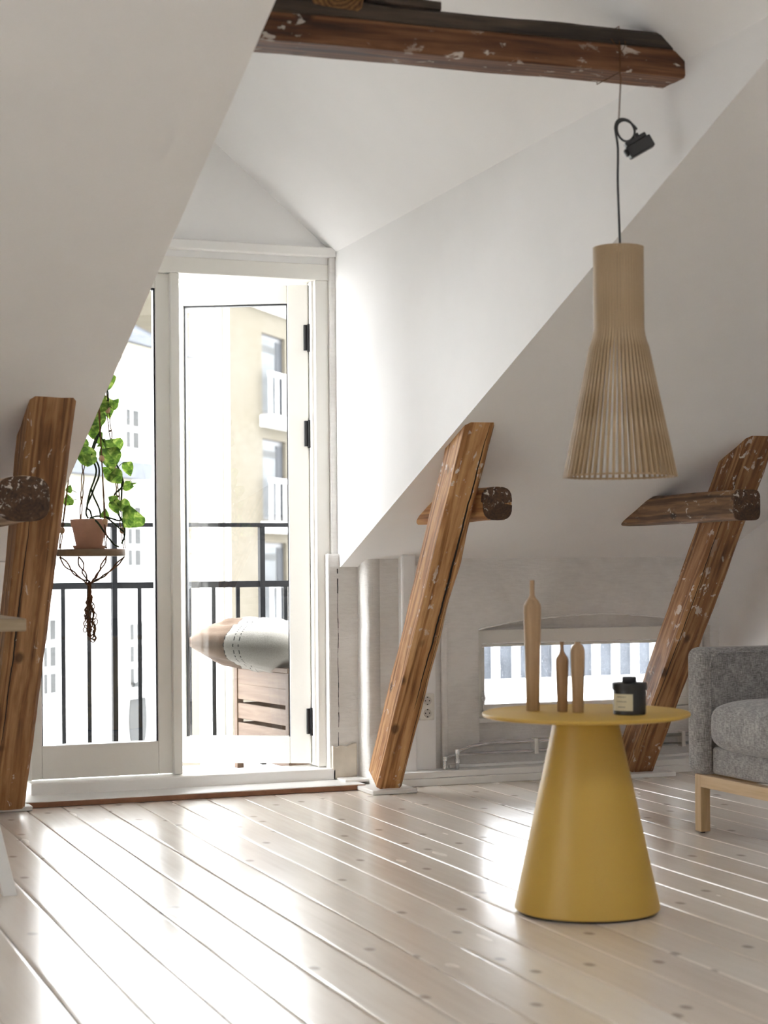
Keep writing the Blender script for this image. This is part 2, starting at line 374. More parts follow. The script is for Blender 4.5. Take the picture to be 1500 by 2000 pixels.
struct('ceiling_flat', cf, M['ceil'])
kw = empty('window_5', ((kx0 + kx1) / 2, (ky0 + ky1) / 2, ZTOP + .1), kind='structure')
fr = MB(); t = .04
fr.box(kx0, kx1, ky0, ky0 + t, ZTOP + .12, ZTOP + .18).box(kx0, kx1, ky1 - t, ky1, ZTOP + .12, ZTOP + .18).box(kx0, kx0 + t, ky0 + t, ky1 - t, ZTOP + .12, ZTOP + .18).box(kx1 - t, kx1, ky0 + t, ky1 - t, ZTOP + .12, ZTOP + .18)
fr.build('window_frame', M['trim'], kw)
struct('wall_right', MB().prism([(RX, BY, -.1), (RX, 7.02, -.1), (RX, 7.02, slope_z(7.02) + .1), (RX, YTOP, ZTOP + .1), (RX, BY, ZTOP + .1)], (.12, 0, 0)), M['wall'])
wl_ = MB(); lw0, lw1, lz0, lz1 = 2.1, 2.95, .5, 1.35      # unseen side window, added to brighten the right-hand side
wl_.prism([(LX, BY, -.1), (LX, lw0, -.1), (LX, lw0, slope_z(lw0) + .1), (LX, YTOP, ZTOP + .1), (LX, BY, ZTOP + .1)], (-.12, 0, 0))
wl_.prism([(LX, lw1, -.1), (LX, 7.02, -.1), (LX, 7.02, slope_z(7.02) + .1), (LX, lw1, slope_z(lw1) + .1)], (-.12, 0, 0))
wl_.prism([(LX, lw0, lz1), (LX, lw1, lz1), (LX, lw1, slope_z(lw1) + .1), (LX, lw0, slope_z(lw0) + .1)], (-.12, 0, 0)).box(LX - .12, LX, lw0, lw1, -.1, lz0)
struct('wall_left', wl_, M['wall'])
w6 = empty('window_6', (LX - .06, (lw0 + lw1) / 2, lz0), kind='structure'); fr = MB(); t = .05
fr.box(LX - .09, LX - .04, lw0, lw1, lz0, lz0 + t).box(LX - .09, LX - .04, lw0, lw1, lz1 - t, lz1).box(LX - .09, LX - .04, lw0, lw0 + t, lz0 + t, lz1 - t).box(LX - .09, LX - .04, lw1 - t, lw1, lz0 + t, lz1 - t)
fr.build('window_frame', M['trim'], w6)
# back wall behind the photographer, its unseen windows sized for fill light
wb = MB(); by0, by1 = BY - .15, BY
wins = [(-1.6, -.6), (.4, 1.4), (2.4, 3.4)]; z0w, z1w = 1.0, 1.4
xs = [LX] + [v for w in wins for v in w] + [RX]
for i in range(0, len(xs), 2): wb.box(xs[i], xs[i + 1], by0, by1, -.1, ZTOP)
for a, c in wins: wb.box(a, c, by0, by1, -.1, z0w); wb.box(a, c, by0, by1, z1w, ZTOP)
struct('wall_back', wb, M['wall'])
for i, (a, c) in enumerate(wins):
    w = empty('window_%d' % (i + 2), (a, BY, z0w), kind='structure')
    fr = MB(); t = .06
    fr.box(a, c, by0 + .03, by1 - .04, z0w, z0w + t).box(a, c, by0 + .03, by1 - .04, z1w - t, z1w).box(a, a + t, by0 + .03, by1 - .04, z0w + t, z1w - t).box(c - t, c, by0 + .03, by1 - .04, z0w + t, z1w - t)
    mx = (a + c) / 2; fr.box(mx - .03, mx + .03, by0 + .03, by1 - .04, z0w + t, z1w - t)
    fr.build('window_frame', M['trim'], w)

# knee wall, left of the dormer: painted upright boards
struct('wall_knee_left', MB().box(LX, 1.125, YK + .025, 7.02, -.05, slope_z(YK) + .08), M['wall'])
WKL = bpy.data.objects['wall_knee_left']
for k in range(5):
    x = 1.12 - .105 * (k + 1)
    MB().box(x + .002, x + .103, YK - .004 + .002 * (k % 2), YK + .026, .0, slope_z(YK) - .002).build('board', M['wall'], WKL, bevel=.003)
# knee wall right of the dormer with an arched recess round the low window
XA0, XA1 = 2.992, 4.085
arch = [(XA0, .155), (XA0, .612)]
for k in range(1, 16):
    t = k / 16; arch.append((XA0 + (XA1 - XA0) * t, .612 + .055 * math.sin(math.pi * t) ** .8 + .002 * noise.noise((k * 3.1, 0, 0))))
arch += [(XA1, .612), (XA1, .155)]
WX0 = 2.528
def wall_with_hole(x0, x1, z0, z1, hole, y0, y1):
    bm = bmesh.new()
    out = [bm.verts.new((x, y0, z)) for x, z in ((x0, z0), (x0, z1), (x1, z1), (x1, z0))]
    inn = [bm.verts.new((x, y0, z)) for x, z in hole]
    e = []
    for L in (out, inn):
        for i in range(len(L)): e.append(bm.edges.new((L[i], L[(i + 1) % len(L)])))
    bmesh.ops.triangle_fill(bm, edges=e, use_beauty=True)
    g = bmesh.ops.extrude_face_region(bm, geom=bm.faces[:])
    for v in g['geom']:
        if isinstance(v, bmesh.types.BMVert): v.co.y = y1
    bmesh.ops.recalc_face_normals(bm, faces=bm.faces[:])
    mb = MB(); bm.verts.index_update()
    mb.add([v.co.copy() for v in bm.verts], [[v.index for v in f.verts] for f in bm.faces]); bm.free(); return mb
struct('wall_knee_right', wall_with_hole(WX0, RX + .02, -.05, slope_z(YK) + .06, arch, YK, YK + .07), M['plaster'])
# inner leaf of the wall behind, with the window opening
gx0, gx1, gz0, gz1 = 3.0, 4.075, .262, .60
struct('wall_knee_core', wall_with_hole(2.53, RX + .02, -.05, slope_z(YK + .07) + .06, [(gx0 + .02, gz0 + .01), (gx0 + .02, gz1 - .01), (gx1 - .02, gz1 - .01), (gx1 - .02, gz0 + .01)], YK + .07, 7.0), M['plaster'])
# recess strip next to the door with its cracked board, then a rounded plaster corner
box('wall_knee_recess', M['plaster'], (2.375, 2.535, 6.815, 7.0, -.02, .93), kind='structure', bevel=.006)
ck = MB()
zz = [.87 - .72 * k / 36 for k in range(37)]
cp = [(2.415 + .004 * noise.noise((z * 9, 3, 1)) + .002 * noise.noise((z * 40, 1, 1)), z) for z in zz]
WKR = bpy.data.objects['wall_knee_recess']
for i in range(36):
    wdt = .0022 * (1 if i < 5 else max(.15, .55 + .9 * noise.noise((i * .63, 7, 2))))
    if .4 < noise.noise((i * .45, 2, 9)) + .5 < .47: continue
    (xa, za), (xb_, zb) = cp[i], cp[i + 1]
    ck.prism([(xa - wdt, 6.8148, za), (xa + wdt, 6.8148, za), (xb_ + wdt, 6.8148, zb), (xb_ - wdt, 6.8148, zb)], (0, .002, 0))
ck.build('crack', M['pin'], WKR)
pt = MB(); pts = [(2.384, .01), (2.384, .158), (2.40, .150), (2.42, .158), (2.445, .152), (2.47, .164), (2.488, .166), (2.488, .01)]
pt.prism([(x, 6.80, z) for x, z in pts], (0, .02, 0)).build('plaster_patch', M['patch'], WKR, bevel=.004)
cr = MB()
prof = [(2.50, 6.83), (2.499, 6.76), (2.504, 6.735), (2.515, 6.722), (2.53, 6.7195), (2.56, 6.7195), (2.56, 6.83)]
v = []; rows = 24
for i in range(rows + 1):
    z = .93 * i / rows
    for j, (x, y) in enumerate(prof):
        d = .004 * noise.noise((z * 7, j * .5, 4)) if 0 < j < 5 else 0
        v.append((x + d, y + d * .6, z))
n_ = len(prof); f = [(i * n_ + j, i * n_ + j + 1, (i + 1) * n_ + j + 1, (i + 1) * n_ + j) for i in range(rows) for j in range(n_ - 1)]
cr.add(v, f).build('trim_1', M['plaster'], smooth=True, kind='structure', fix=False)
box('trim_2', M['wall'], (2.638, 2.70, 6.675, 6.72, .02, .925), kind='structure', bevel=.008)
box('trim_3', M['wall'], (2.64, 2.79, 6.69, 6.725, .05, .88), kind='structure', bevel=.006)
box('trim_4', M['plaster'], (2.82, 2.85, 6.703, 6.72, .05, .66), kind='structure', bevel=.008)
# plinth along the knee wall, in two steps
box('baseboard_right', M['trim'], (2.50, RX, 6.605, 6.73, .0, .03), kind='structure', bevel=.003)
box('trim_5', M['trim'], (2.50, RX, 6.612, 6.73, .03, .056), kind='structure', bevel=.004)
box('trim_6', M['trim'], (2.85, RX, 6.70, 6.73, .056, .068), kind='structure', bevel=.003)
# threshold board before the balcony door
tb = box('trim_7', M['trim'], (1.10, 2.455, 6.612, 6.86, .002, .022), kind='structure', bevel=.002)
box('raw_edge', M['raw'], (1.125, 2.45, 6.604, 6.613, .0015, .019), tb)
box('trim_8', M['trim'], (2.40, 2.535, 6.70, 6.83, .02, .03), kind='structure', bevel=.002)
for i, (a, c, y0) in enumerate(((.80, 1.135, 6.535), (2.415, 2.60, 6.43), (3.56, 3.78, 6.49))):
    box('trim_%d' % (9 + i), M['trim'], (a, c, y0, 6.63, .0, .018), kind='structure', bevel=.004)

# gable over the balcony door
YD = 6.86
gz = 2.10
struct('wall_gable', MB().prism([(XL - .05, YD, gz), (XR + .02, YD, gz), (XR + .02, YD, eave(YD) + .02), (XM, YD, rz(YD) + .03), (XL - .05, YD, eave(YD) + .02)], (0, .14, 0)), M['wall'])
box('trim_12', M['trim'], (XL, XR, 6.825, 6.862, 2.128, 2.166), kind='structure', bevel=.004)
box('trim_13', M['plaster'], (2.398, 2.43, 6.835, 7.0, .0, 2.13), kind='structure', bevel=.008)

# ------------------------------------------------------------------ balcony door
D1 = empty('door_1', (1.77, YD, 0), kind='structure')
fr = MB()
fr.box(XL, 2.40, YD - .01, YD + .13, 2.036, 2.10)
fr.box(2.342, 2.40, YD - .006, YD + .13, .07, 2.036)
fr.box(XL - .01, 1.19, YD - .004, YD + .13, .07, 2.036)
fr.build('door_frame', M['cream'], D1, bevel=.004)
box('door_sill', M['trim'], (XL, 2.40, 6.80, YD + .13, .0, .066), D1, bevel=.006)
bd = MB(); bd.box(2.334, 2.342, YD + .02, YD + .05, .075, 2.034); bd.build('door_stop', M['trim'], D1)
def door_leaf(name, w, h, parent, mw, stile_l, stile_r, top, bot, th=.055):
    L = empty(name); L.matrix_basis = mw; attach(L, parent)
    def b(nm, x0, x1, z0, z1, mat='cream', y0=0, y1=th, bev=.003):
        o = MB().box(x0, x1, y0, y1, z0, z1).build(nm, M[mat], None, bevel=bev, mw=mw); attach(o, L); return o
    b('stile', 0, stile_l, 0, h); b('stile', w - stile_r, w, 0, h)
    b('rail', stile_l, w - stile_r, 0, bot); b('rail', stile_l, w - stile_r, h - top, h)
    g = .006
    for x0, x1, z0, z1 in ((stile_l, stile_l + g, bot, h - top), (w - stile_r - g, w - stile_r, bot, h - top), (stile_l, w - stile_r, h - top - g, h - top)):
        b('glazing_seal', x0, x1, z0, z1, 'gasket', .012, th - .012, 0)
    b('glass_pane', stile_l, w - stile_r, bot, h - top, 'glass', th / 2 - .002, th / 2 + .002, 0)
    return L
sx = [at(p, 1000, 'y', YD)[0] for p in (80, 308, 335, 352)]
door_leaf('fixed_leaf', sx[2] - 1.19, 1.962, D1, Matrix.Translation((1.19, YD + .012, .072)), sx[0] - 1.19, sx[2] - sx[1], .058, .128)
box('astragal', M['cream'], (sx[2] - .001, sx[3], YD - .012, YD + .06, .068, 2.036), D1, bevel=.004)
HX, HY = 2.330, YD + .055
leaf_w = .595
mw = Matrix.Translation((HX, HY, .078)) @ Matrix.Rotation(R_(-28), 4, 'Z') @ Matrix.Translation((-leaf_w, 0, 0))
OL = door_leaf('open_leaf', leaf_w, 1.95, D1, mw, .078, .085, .075, .108)
for z in (1.81, 1.42, .25):
    h = MB(); h.tube([(HX + .004, HY - .006, z - .055), (HX + .004, HY - .006, z + .055)], .008, 12)
    h.box(HX - .016, HX + .016, HY - .002, HY + .012, z - .052, z + .052)
    h.tube([(HX + .004, HY - .006, z - .058), (HX + .004, HY - .006, z - .053)], .0095, 12)
    h.build('hinge', M['hinge'], OL, bevel=.0015)

# ------------------------------------------------------------------ low window in the knee wall
W1 = empty('window_1', (3.5, YK + .06, .26), kind='structure')
y0, y1 = YK + .045, YK + .11
fr = MB(); fr.box(gx0, gx1, y0, y1, gz1 - .045, gz1 + .012).box(gx0, gx1, y0, y1, gz0 - .02, gz0 + .004).box(gx0, gx0 + .028, y0, y1, gz0, gz1 - .04).box(gx1 - .06, gx1, y0, y1, gz0, gz1 - .04)
fr.build('window_frame', M['cream'], W1, bevel=.003)
ix0, ix1, iz0, iz1 = gx0 + .03, gx1 - .062, gz0 + .006, gz1 - .047
sa = MB(); q0, q1 = y0 + .012, y1 - .006
sa.box(ix0, ix1, q0, q1, iz0, iz0 + .034).box(ix0, ix1, q0, q1, iz1 - .012, iz1).box(ix0, ix0 + .014, q0, q1, iz0 + .034, iz1 - .012).box(ix1 - .05, ix1, q0, q1, iz0 + .034, iz1 - .012)
sash = sa.build('sash', M['cream'], W1, bevel=.003)
box('glass_pane', M['glassold'], (ix0 + .01, ix1 - .045, q0 + .02, q0 + .024, iz0 + .03, iz1 - .01), sash)
for x in (gx0 + .028, gx1 - .062):
    h = MB(); z = .33
    h.tube([(x, y0 - .004, z + .03), (x + .004, y0 - .012, z + .005), (x - .002, y0 - .014, z - .03), (x + .003, y0 - .008, z - .055)], .004, 8)
    h.tube([(x + .008 * math.cos(t), y0 - .01, z + .012 * math.sin(t)) for t in [k * math.pi / 6 for k in range(12)]], .0025, 6, closed=True)
    h.box(x - .008, x + .008, y0 - .006, y0 + .001, z - .062, z - .05)
    h.build('window_hook', M['steel'], W1, smooth=True)
box('apron', M['plaster'], (XA0, XA1, YK + .055, YK + .075, .15, gz0 - .015), W1)
box('window_ledge', M['trim'], (gx0, gx1, YK + .02, YK + .075, gz0 - .032, gz0 - .016), W1, bevel=.004)
# exposed lumps of plaster along the arch
lp = MB(); pts = []
for k in range(61):
    t = k / 60; pts.append((XA0 + (XA1 - XA0) * t, YK + .0 - .001, .614 + .055 * math.sin(math.pi * t) ** .8 + .004 * noise.noise((k * .7, 1, 5))))
lp.tube(pts, [.0035 + .003 * max(0, noise.noise((k * .4, 8, 3))) for k in range(61)], 7).build('plaster_lip', M['trim'], W1, smooth=True)

# ------------------------------------------------------------------ old timbers
def timber(name, p0, p1, xax, sx_, sy_, mat, label, cat, ch=.018, segs=36, amp=.004, seed=0, taper=1.0, round_=0, parent=None, bulge=None):
    """solid hewn timber from p0 to p1; section sx_ along xax, sy_ across, chamfered or rounded"""
    p0, p1 = Vector(p0), Vector(p1); z = (p1 - p0); L = z.length; z.normalize(); x = Vector(xax); x = (x - z * x.dot(z)).normalized(); y = z.cross(x)
    a, b = sx_ / 2, sy_ / 2
    if round_:
        sec = []
        for k in range(20):
            t = 2 * math.pi * k / 20; c, s_ = math.cos(t), math.sin(t); e = 2 / round_
            sec.append((a * math.copysign(abs(c) ** e, c), b * math.copysign(abs(s_) ** e, s_)))
    else:
        c4 = ch if isinstance(ch, (list, tuple)) else [ch] * 4
        sec = []
        for (sxn, syn), c in zip(((1, 1), (-1, 1), (-1, -1), (1, -1)), c4):
            A, B = (sxn * a, syn * (b - c)), (sxn * (a - c), syn * b)
            sec += [A, B] if sxn * syn > 0 else [B, A]
        dense = []
        for i in range(len(sec)):
            u, w = sec[i], sec[(i + 1) % len(sec)]; m_ = max(1, int(math.hypot(w[0] - u[0], w[1] - u[1]) / .03))
            for k in range(m_): dense.append((u[0] + (w[0] - u[0]) * k / m_, u[1] + (w[1] - u[1]) * k / m_))
        sec = dense
    n = len(sec); v = []
    for i in range(segs + 1):
        t = i / segs; k = 1 + (taper - 1) * t
        wx, wy = amp * 1.3 * noise.noise((t * 3, seed, 1)), amp * 1.3 * noise.noise((t * 3, seed, 5))
        for (u, w) in sec:
            d = amp * noise.noise((u * 20 + seed, w * 20, t * L * 4)) + amp * .5 * noise.noise((u * 50 + seed, w * 50, t * L * 14))
            r = math.hypot(u, w) or 1; q = k
            if bulge: q *= 1 + bulge[1] * math.exp(-((t - bulge[0]) / .06) ** 2) * (1 if u > 0 else .2)
            v.append((u * q + u / r * d + wx, w * k + w / r * d + wy, t * L))
    f = [(i * n + j, i * n + (j + 1) % n, (i + 1) * n + (j + 1) % n, (i + 1) * n + j) for i in range(segs) for j in range(n)]
    f += [tuple(range(n - 1, -1, -1)), tuple(segs * n + j for j in range(n))]
    mw = Matrix(((x.x, y.x, z.x, p0.x), (x.y, y.y, z.y, p0.y), (x.z, y.z, z.z, p0.z), (0, 0, 0, 1)))
    return MB().add(v, f).build(name, mat, parent, smooth=True, auto=24, mw=mw, label=label, cat=cat)
def strut(x0, w, ty, yb, mat, label, seed, bulge=None, yt=5.515, ch=.012, over=.05, back=False):
    # front lower edge runs from (yb, .015) to the slope at yt
    d = Vector((0, yt - yb, slope_z(yt) - .02)).normalized()
    nrm_ = Vector((0, d.z, -d.y))            # towards the wall
    perp = ty * d.z
    c0 = Vector((x0 + w / 2, yb, .02)) + nrm_ * (perp / 2)
    c1 = Vector((x0 + w / 2, yt, slope_z(yt))) + nrm_ * (perp / 2) + d * over
    c0 -= d * 0
    return timber('roof_strut', c0, c1, (1, 0, 0), w, perp, mat, label, 'beam', ch, 40, .004, seed, 1.05, 0, None, bulge)
def cut_plane(o, co, no):
    """trim a mesh object by a world plane (removes what lies on the side of no), capped"""
    mi = WM(o).inverted(); c = mi @ Vector(co); n = (mi.to_3x3() @ Vector(no)).normalized()
    bm = bmesh.new(); bm.from_mesh(o.data)
    g = bmesh.ops.bisect_plane(bm, geom=bm.verts[:] + bm.edges[:] + bm.faces[:], plane_co=c, plane_no=n, clear_outer=True)
    ed = [e for e in g['geom_cut'] if isinstance(e, bmesh.types.BMEdge)]
    if ed: bmesh.ops.edgeloop_fill(bm, edges=ed)
    bm.to_mesh(o.data); bm.free()
ROOFN = Vector((0, SL, 1)).normalized()
s1 = strut(.958, .135, .19, 6.45, old_timber('pine_strut_a', *T_BRN, crack=[(-.045, .01, .02, .0025, .25, 1.3)], flecks=.63, wear=S((150, 106, 68))), 'thick brown timber strut leaning beside the hanging plant', 1, yt=5.47)
s2 = strut(2.444, .104, .150, 6.455, old_timber('pine_strut_b', *T_TAN, crack=[(.012, .012, .022, .0042, .38, 1.62), (.036, .004, .012, .0012, .0, .95)], flecks=.61), 'honey coloured timber strut between balcony door and low window', 2, (.62, .10), yt=5.565)
s3 = strut(3.586, .122, .160, 6.54, old_timber('pine_strut_c', *T_BRN, crack=[(-.05, .0, .012, .0016, .1, 1.5)], flecks=.585, wear=S((142, 96, 62)), fleck_scale=34), 'brown timber strut between yellow table and grey sofa', 3, yt=5.62)
for s_ in (s1, s2, s3):
    cut_plane(s_, (0, 6.803, .875 + .012), ROOFN); cut_plane(s_, (0, 0, .018), (0, 0, -1))
def stub(xc, y_near, y_far, zc, w, h, mat, label, seed, rnd, notch=False):
    o = timber('roof_purlin_stub', (xc, y_near, zc), (xc, y_far, zc), (1, 0, 0), w, h, mat, label, 'beam', .03, 26, .003, seed, 1, rnd)
    cut_plane(o, (0, 6.803, .875 + .01), ROOFN)
    return o
P_END = old_timber('purlin_dark', *T_DRK, flecks=.60)
p1 = stub(.90, 5.30, 6.75, 1.085, .155, .135, old_timber('purlin_grey', S((92, 74, 60)), S((146, 120, 98)), S((184, 160, 134)), flecks=.6), 'short round pole end jutting in front of the plant side strut', 11, 3.2)
p2 = stub(2.622, 5.72, 6.7, 1.095, .112, .118, old_timber('purlin_tan', *T_TAN, flecks=.66, crack=[(.0, 0, .01, .0035, 0, .9)]), 'split tan pole end crossing behind the honey coloured strut', 12, 3.0)
p3 = stub(3.522, 5.54, 6.7, 1.088, .11, .112, P_END, 'dark grey brown pole stub across the strut near the sofa', 13, 5)
# dark end grain discs
EG = old_timber('end_grain', S((46, 33, 25)), S((84, 62, 46)), S((118, 90, 66)), flecks=.58, fleck_scale=70, ringw=.05)
for o, w, h, rnd, cut in ((p1, .155, .135, 3.2, 0), (p2, .112, .118, 3.0, 1), (p3, .11, .112, 5, 0)):
    sec = []
    for k in range(40):
        t = 2 * math.pi * k / 40; c, s_ = math.cos(t), math.sin(t); e = 2 / rnd
        u, w_ = w / 2 * .99 * math.copysign(abs(c) ** e, c), h / 2 * .99 * math.copysign(abs(s_) ** e, s_)
        if cut and k in (0,): u *= .45
        if cut and k in (1, 39): w_ *= .35
        sec.append((u, w_))
    b = MB()
    p = [(u, w_, -.006) for u, w_ in sec]
    b.prism(p, (0, 0, .02)); e_ = b.build('end_grain', EG, o, mw=WM(o))
# tie beam high across the dormer
TB = old_timber('tie_beam_wood', S((46, 30, 20)), S((98, 62, 40)), S((130, 90, 62)), flecks=.60, fleck_scale=30)
GREY = old_timber('dark_grey_timber', S((30, 26, 23)), S((56, 48, 42)), S((82, 70, 60)), flecks=.7)
tbm = timber('tie_beam', (.95, 4.142, 2.172), (2.47, 4.15, 2.187), (0, 1, 0), .122, .072, TB, 'long dark reddish tie beam with white paint flecks below the ceiling', 'beam', [.006, .006, .006, .006], 50, .003, 21)
# its darker grey upper half and the odd timbers that lie on it
timber('upper_layer', (.95, 4.136, 2.222), (2.47, 4.145, 2.24), (0, 1, 0), .112, .046, GREY, None, None, .008, 40, .003, 22, parent=tbm)
c_b = timber('rafter_end', (1.455, 4.055, 2.262), (1.468, 4.20, 2.375), (1, 0, 0), .125, .085, old_timber('rafter_brown', S((60, 40, 24)), S((112, 80, 48)), S((144, 108, 68)), flecks=0), 'sawn brown rafter foot resting on the tie beam', 'beam', .008, 20, .003, 23)
timber('packing_board', (1.0, 4.10, 2.285), (1.385, 4.11, 2.287), (0, 1, 0), .11, .075, GREY, 'dark grey packing timber on tie beam beside the big sloping ceiling', 'board', .006, 16, .003, 24)
timber('packing_board', (1.535, 4.13, 2.268), (1.735, 4.14, 2.268), (0, 1, 0), .085, .024, GREY, 'small broken board lying on the tie beam right of rafter foot', 'board', .004, 16, .003, 25)

# ------------------------------------------------------------------ radiator pipes and socket
PP = empty('heating_pipes', (2.9, 6.70, .05), 'pair of thin galvanised heating pipes along the wall under low window', 'pipe')
def bend(pts, r=.018, n=6):
    pts = [Vector(p) for p in pts]; out = [pts[0]]
    for i in range(1, len(pts) - 1):
        a = (pts[i - 1] - pts[i]); b = (pts[i + 1] - pts[i]); rr = min(r, a.length * .45, b.length * .45)
        A, B = pts[i] + a.normalized() * rr, pts[i] + b.normalized() * rr
        for k in range(n + 1):
            t = k / n; out.append(A * (1 - t) ** 2 + pts[i] * 2 * t * (1 - t) + B * t * t)
    return out + [pts[-1]]
yp = 6.695
MB().tube(bend([(2.865, yp - .04, .056), (2.865, yp - .04, .128), (2.935, yp - .01, .143), (3.02, yp, .150), (RX - .01, yp, .150)]), .0075, 10).build('upper_pipe', M['steel'], PP, smooth=True)
MB().tube(bend([(2.815, yp - .03, .056), (2.815, yp - .03, .10), (2.85, yp - .01, .108), (2.90, yp, .112), (RX - .01, yp, .112)]), .0065, 10).build('lower_pipe', M['steel'], PP, smooth=True)
for x, y, z, d in ((2.865, yp - .04, .128, 0), (2.865, yp - .04, .09, 0), (2.815, yp - .03, .10, 0), (2.815, yp - .03, .066, 0)):
    MB().tube([(x, y, z - .008), (x, y, z + .008)], .0105, 10).build('pipe_fitting', M['steel'], PP, smooth=True, auto=40)
for x in (3.30, 3.345): MB().tube([(x - .008, yp, .112), (x + .008, yp, .112)], .009, 10).build('pipe_fitting', M['steel'], PP, smooth=True, auto=40)
for px in (1046, 1333):
    x = at(px, 1457, 'y', yp)[0]
    MB().box(x - .008, x + .010, yp - .011, YK + .002, .098, .164).build('pipe_bracket', M['socket'], PP, bevel=.003)
SO = empty('wall_socket', (2.745, 6.68, .26), 'white double power socket on the wall post beside honey coloured strut', 'socket')
box('cover_plate', M['socket'], (2.712, 2.778, 6.676, 6.692, .256, .364), SO, bevel=.006)
for z in (.285, .335):
    mw = Matrix.Translation((2.745, 6.6762, z)) @ Matrix.Rotation(R_(90), 4, 'X')
    oo = MB().lathe([(.0175, 0), (.0175, .0035), (.019, .0045), (.0205, .0035), (.0212, 0)], n=32).build('outlet', M['socket'], SO, mw=mw, smooth=True, auto=40)
    MB().lathe([(0, .0), (.0176, .0), (.0176, .0012), (0, .0012)], n=28).build('outlet_well', M['well'], oo, mw=mw)
    for dx in (-.0085, .0085): MB().lathe([(0, .0012), (.0026, .0012), (.0026, .0016), (0, .0016)], n=12).build('pin_hole', M['pin'], oo, mw=mw @ Matrix.Translation((dx, 0, 0)))
    for dz in (-.0145, .0145): MB().box(-.0025, .0025, dz - .002, dz + .002, .0012, .003).build('earth_clip', M['pin'], oo, mw=mw)

# ------------------------------------------------------------------ yellow table and what stands on it
tc = at(1147, 1778, 'z', 0); TX, TY = tc.x, tc.y; TZ = .505
T = empty('side_table', (TX, TY, 0), 'round matt yellow side table on a conical pedestal', 'table')
MB().lathe([(0, TZ - .012), (.255, TZ - .012), (.2615, TZ - .010), (.2635, TZ - .006), (.2625, TZ - .002), (.259, TZ), (0, TZ)], (TX, TY, 0), 96).build('table_top', M['yellow'], T, smooth=True, auto=40)
MB().lathe([(0, .006), (.181, .006), (.1840, .009), (.1838, .013), (.0805, TZ - .0125), (0, TZ - .0125)], (TX, TY, 0), 96).build('pedestal', M['yellow'], T, smooth=True, auto=40)
MB().lathe([(0, 0), (.176, 0), (.176, .006), (0, .006)], (TX, TY, 0), 64).build('glide_ring', M['black'], T)
def bottle(px, py, prof, mat, label, split=None):
    p = at(px, py, 'z', TZ); p.z = TZ
    o = MB().lathe(prof, (0, 0, 0), 40).build('wooden_bottle', M[mat], smooth=True, auto=50, mw=Matrix.Translation(p), label=label, cat='vase', group='turned wooden bottles on the yellow table')
    return o
bottle(1041, 1388, [(0, 0), (.0165, 0), (.0175, .001), (.0185, .08), (.021, .19), (.0228, .250), (.0229, .263), (.0216, .272), (.0165, .2815), (.0102, .289), (.0068, .296), (.0062, .305), (.0062, .333), (.0058, .335), (0, .335)], 'oak', 'tallest slim turned wooden bottle with a long neck on yellow table')
bottle(1098.5, 1390, [(0, 0), (.0125, 0), (.0132, .001), (.015, .06), (.0165, .115), (.0165, .131), (.015, .138), (.0085, .147), (.005, .155), (.0042, .165), (.0055, .176), (.0058, .178), (0, .178)], 'walnut', 'short dark wooden bottle with narrow flared neck on yellow table')
bottle(1129, 1391.5, [(0, 0), (.0138, 0), (.0145, .001), (.0162, .07), (.018, .13), (.0183, .15), (.0175, .16), (.0135, .170), (.0075, .1745), (.0072, .179), (0, .179)], 'oak', 'short round shouldered wooden bottle without neck on yellow table')
cp_ = at(1229.5, 1395, 'z', TZ)
J = empty('candle_jar', (cp_.x, cp_.y, TZ), 'black lidded candle jar with a cream paper label', 'jar')
c0 = Vector((cp_.x, cp_.y, TZ))
MB().lathe([(0, 0), (.0385, 0), (.0405, .002), (.0405, .064), (0, .064)], c0, 48).build('jar_body', M['candle'], J, smooth=True, auto=40)
MB().lathe([(0, .062), (.0432, .062), (.0438, .064), (.0438, .0775), (.042, .0795), (0, .0795)], c0, 48).build('lid', M['candle'], J, smooth=True, auto=40)
MB().lathe([(0, .0795), (.0175, .0795), (.0185, .081), (.0185, .0925), (.017, .094), (0, .094)], c0, 32).build('lid_knob', M['candle'], J, smooth=True, auto=40)
def wrap(z0, z1, a0, a1, r, th=.0006):
    mb = MB(); n = 14; vv = []
    for k in range(n + 1):
        a = a0 + (a1 - a0) * k / n
        for rr in (r, r + th):
            for z in (z0, z1): vv.append(c0 + Vector((rr * math.cos(a), rr * math.sin(a), z)))
    ff = []
    for k in range(n):
        i = k * 4; j = i + 4
        ff += [(i + 2, j + 2, j + 3, i + 3), (i, i + 1, j + 1, j), (i + 1, i + 3, j + 3, j + 1), (i, j, j + 2, i + 2)]
    ff += [(0, 2, 3, 1), (n * 4, n * 4 + 1, n * 4 + 3, n * 4 + 2)]
    return mb.add(vv, ff)
toc = math.atan2(-cp_.y, -cp_.x)      # towards the lens
LA0, LA1 = toc - R_(69), toc + R_(12)
# the camera's left is at smaller angle when seen from the front
lab = wrap(.011, .0525, LA0, LA1, .0406).build('paper_label', M['paper'], J)
am = (LA0 + LA1) / 2
for z, hw in ((.0455, .30), (.034, .34), (.0205, .24)):
    n = 9
    for k in range(n):
        a0 = am - hw + 2 * hw * k / n; wrap(z - .0011, z + .0011, a0, a0 + 2 * hw / n * random.uniform(.55, .85), .0412, .0003).build('print', M['ink'], lab)

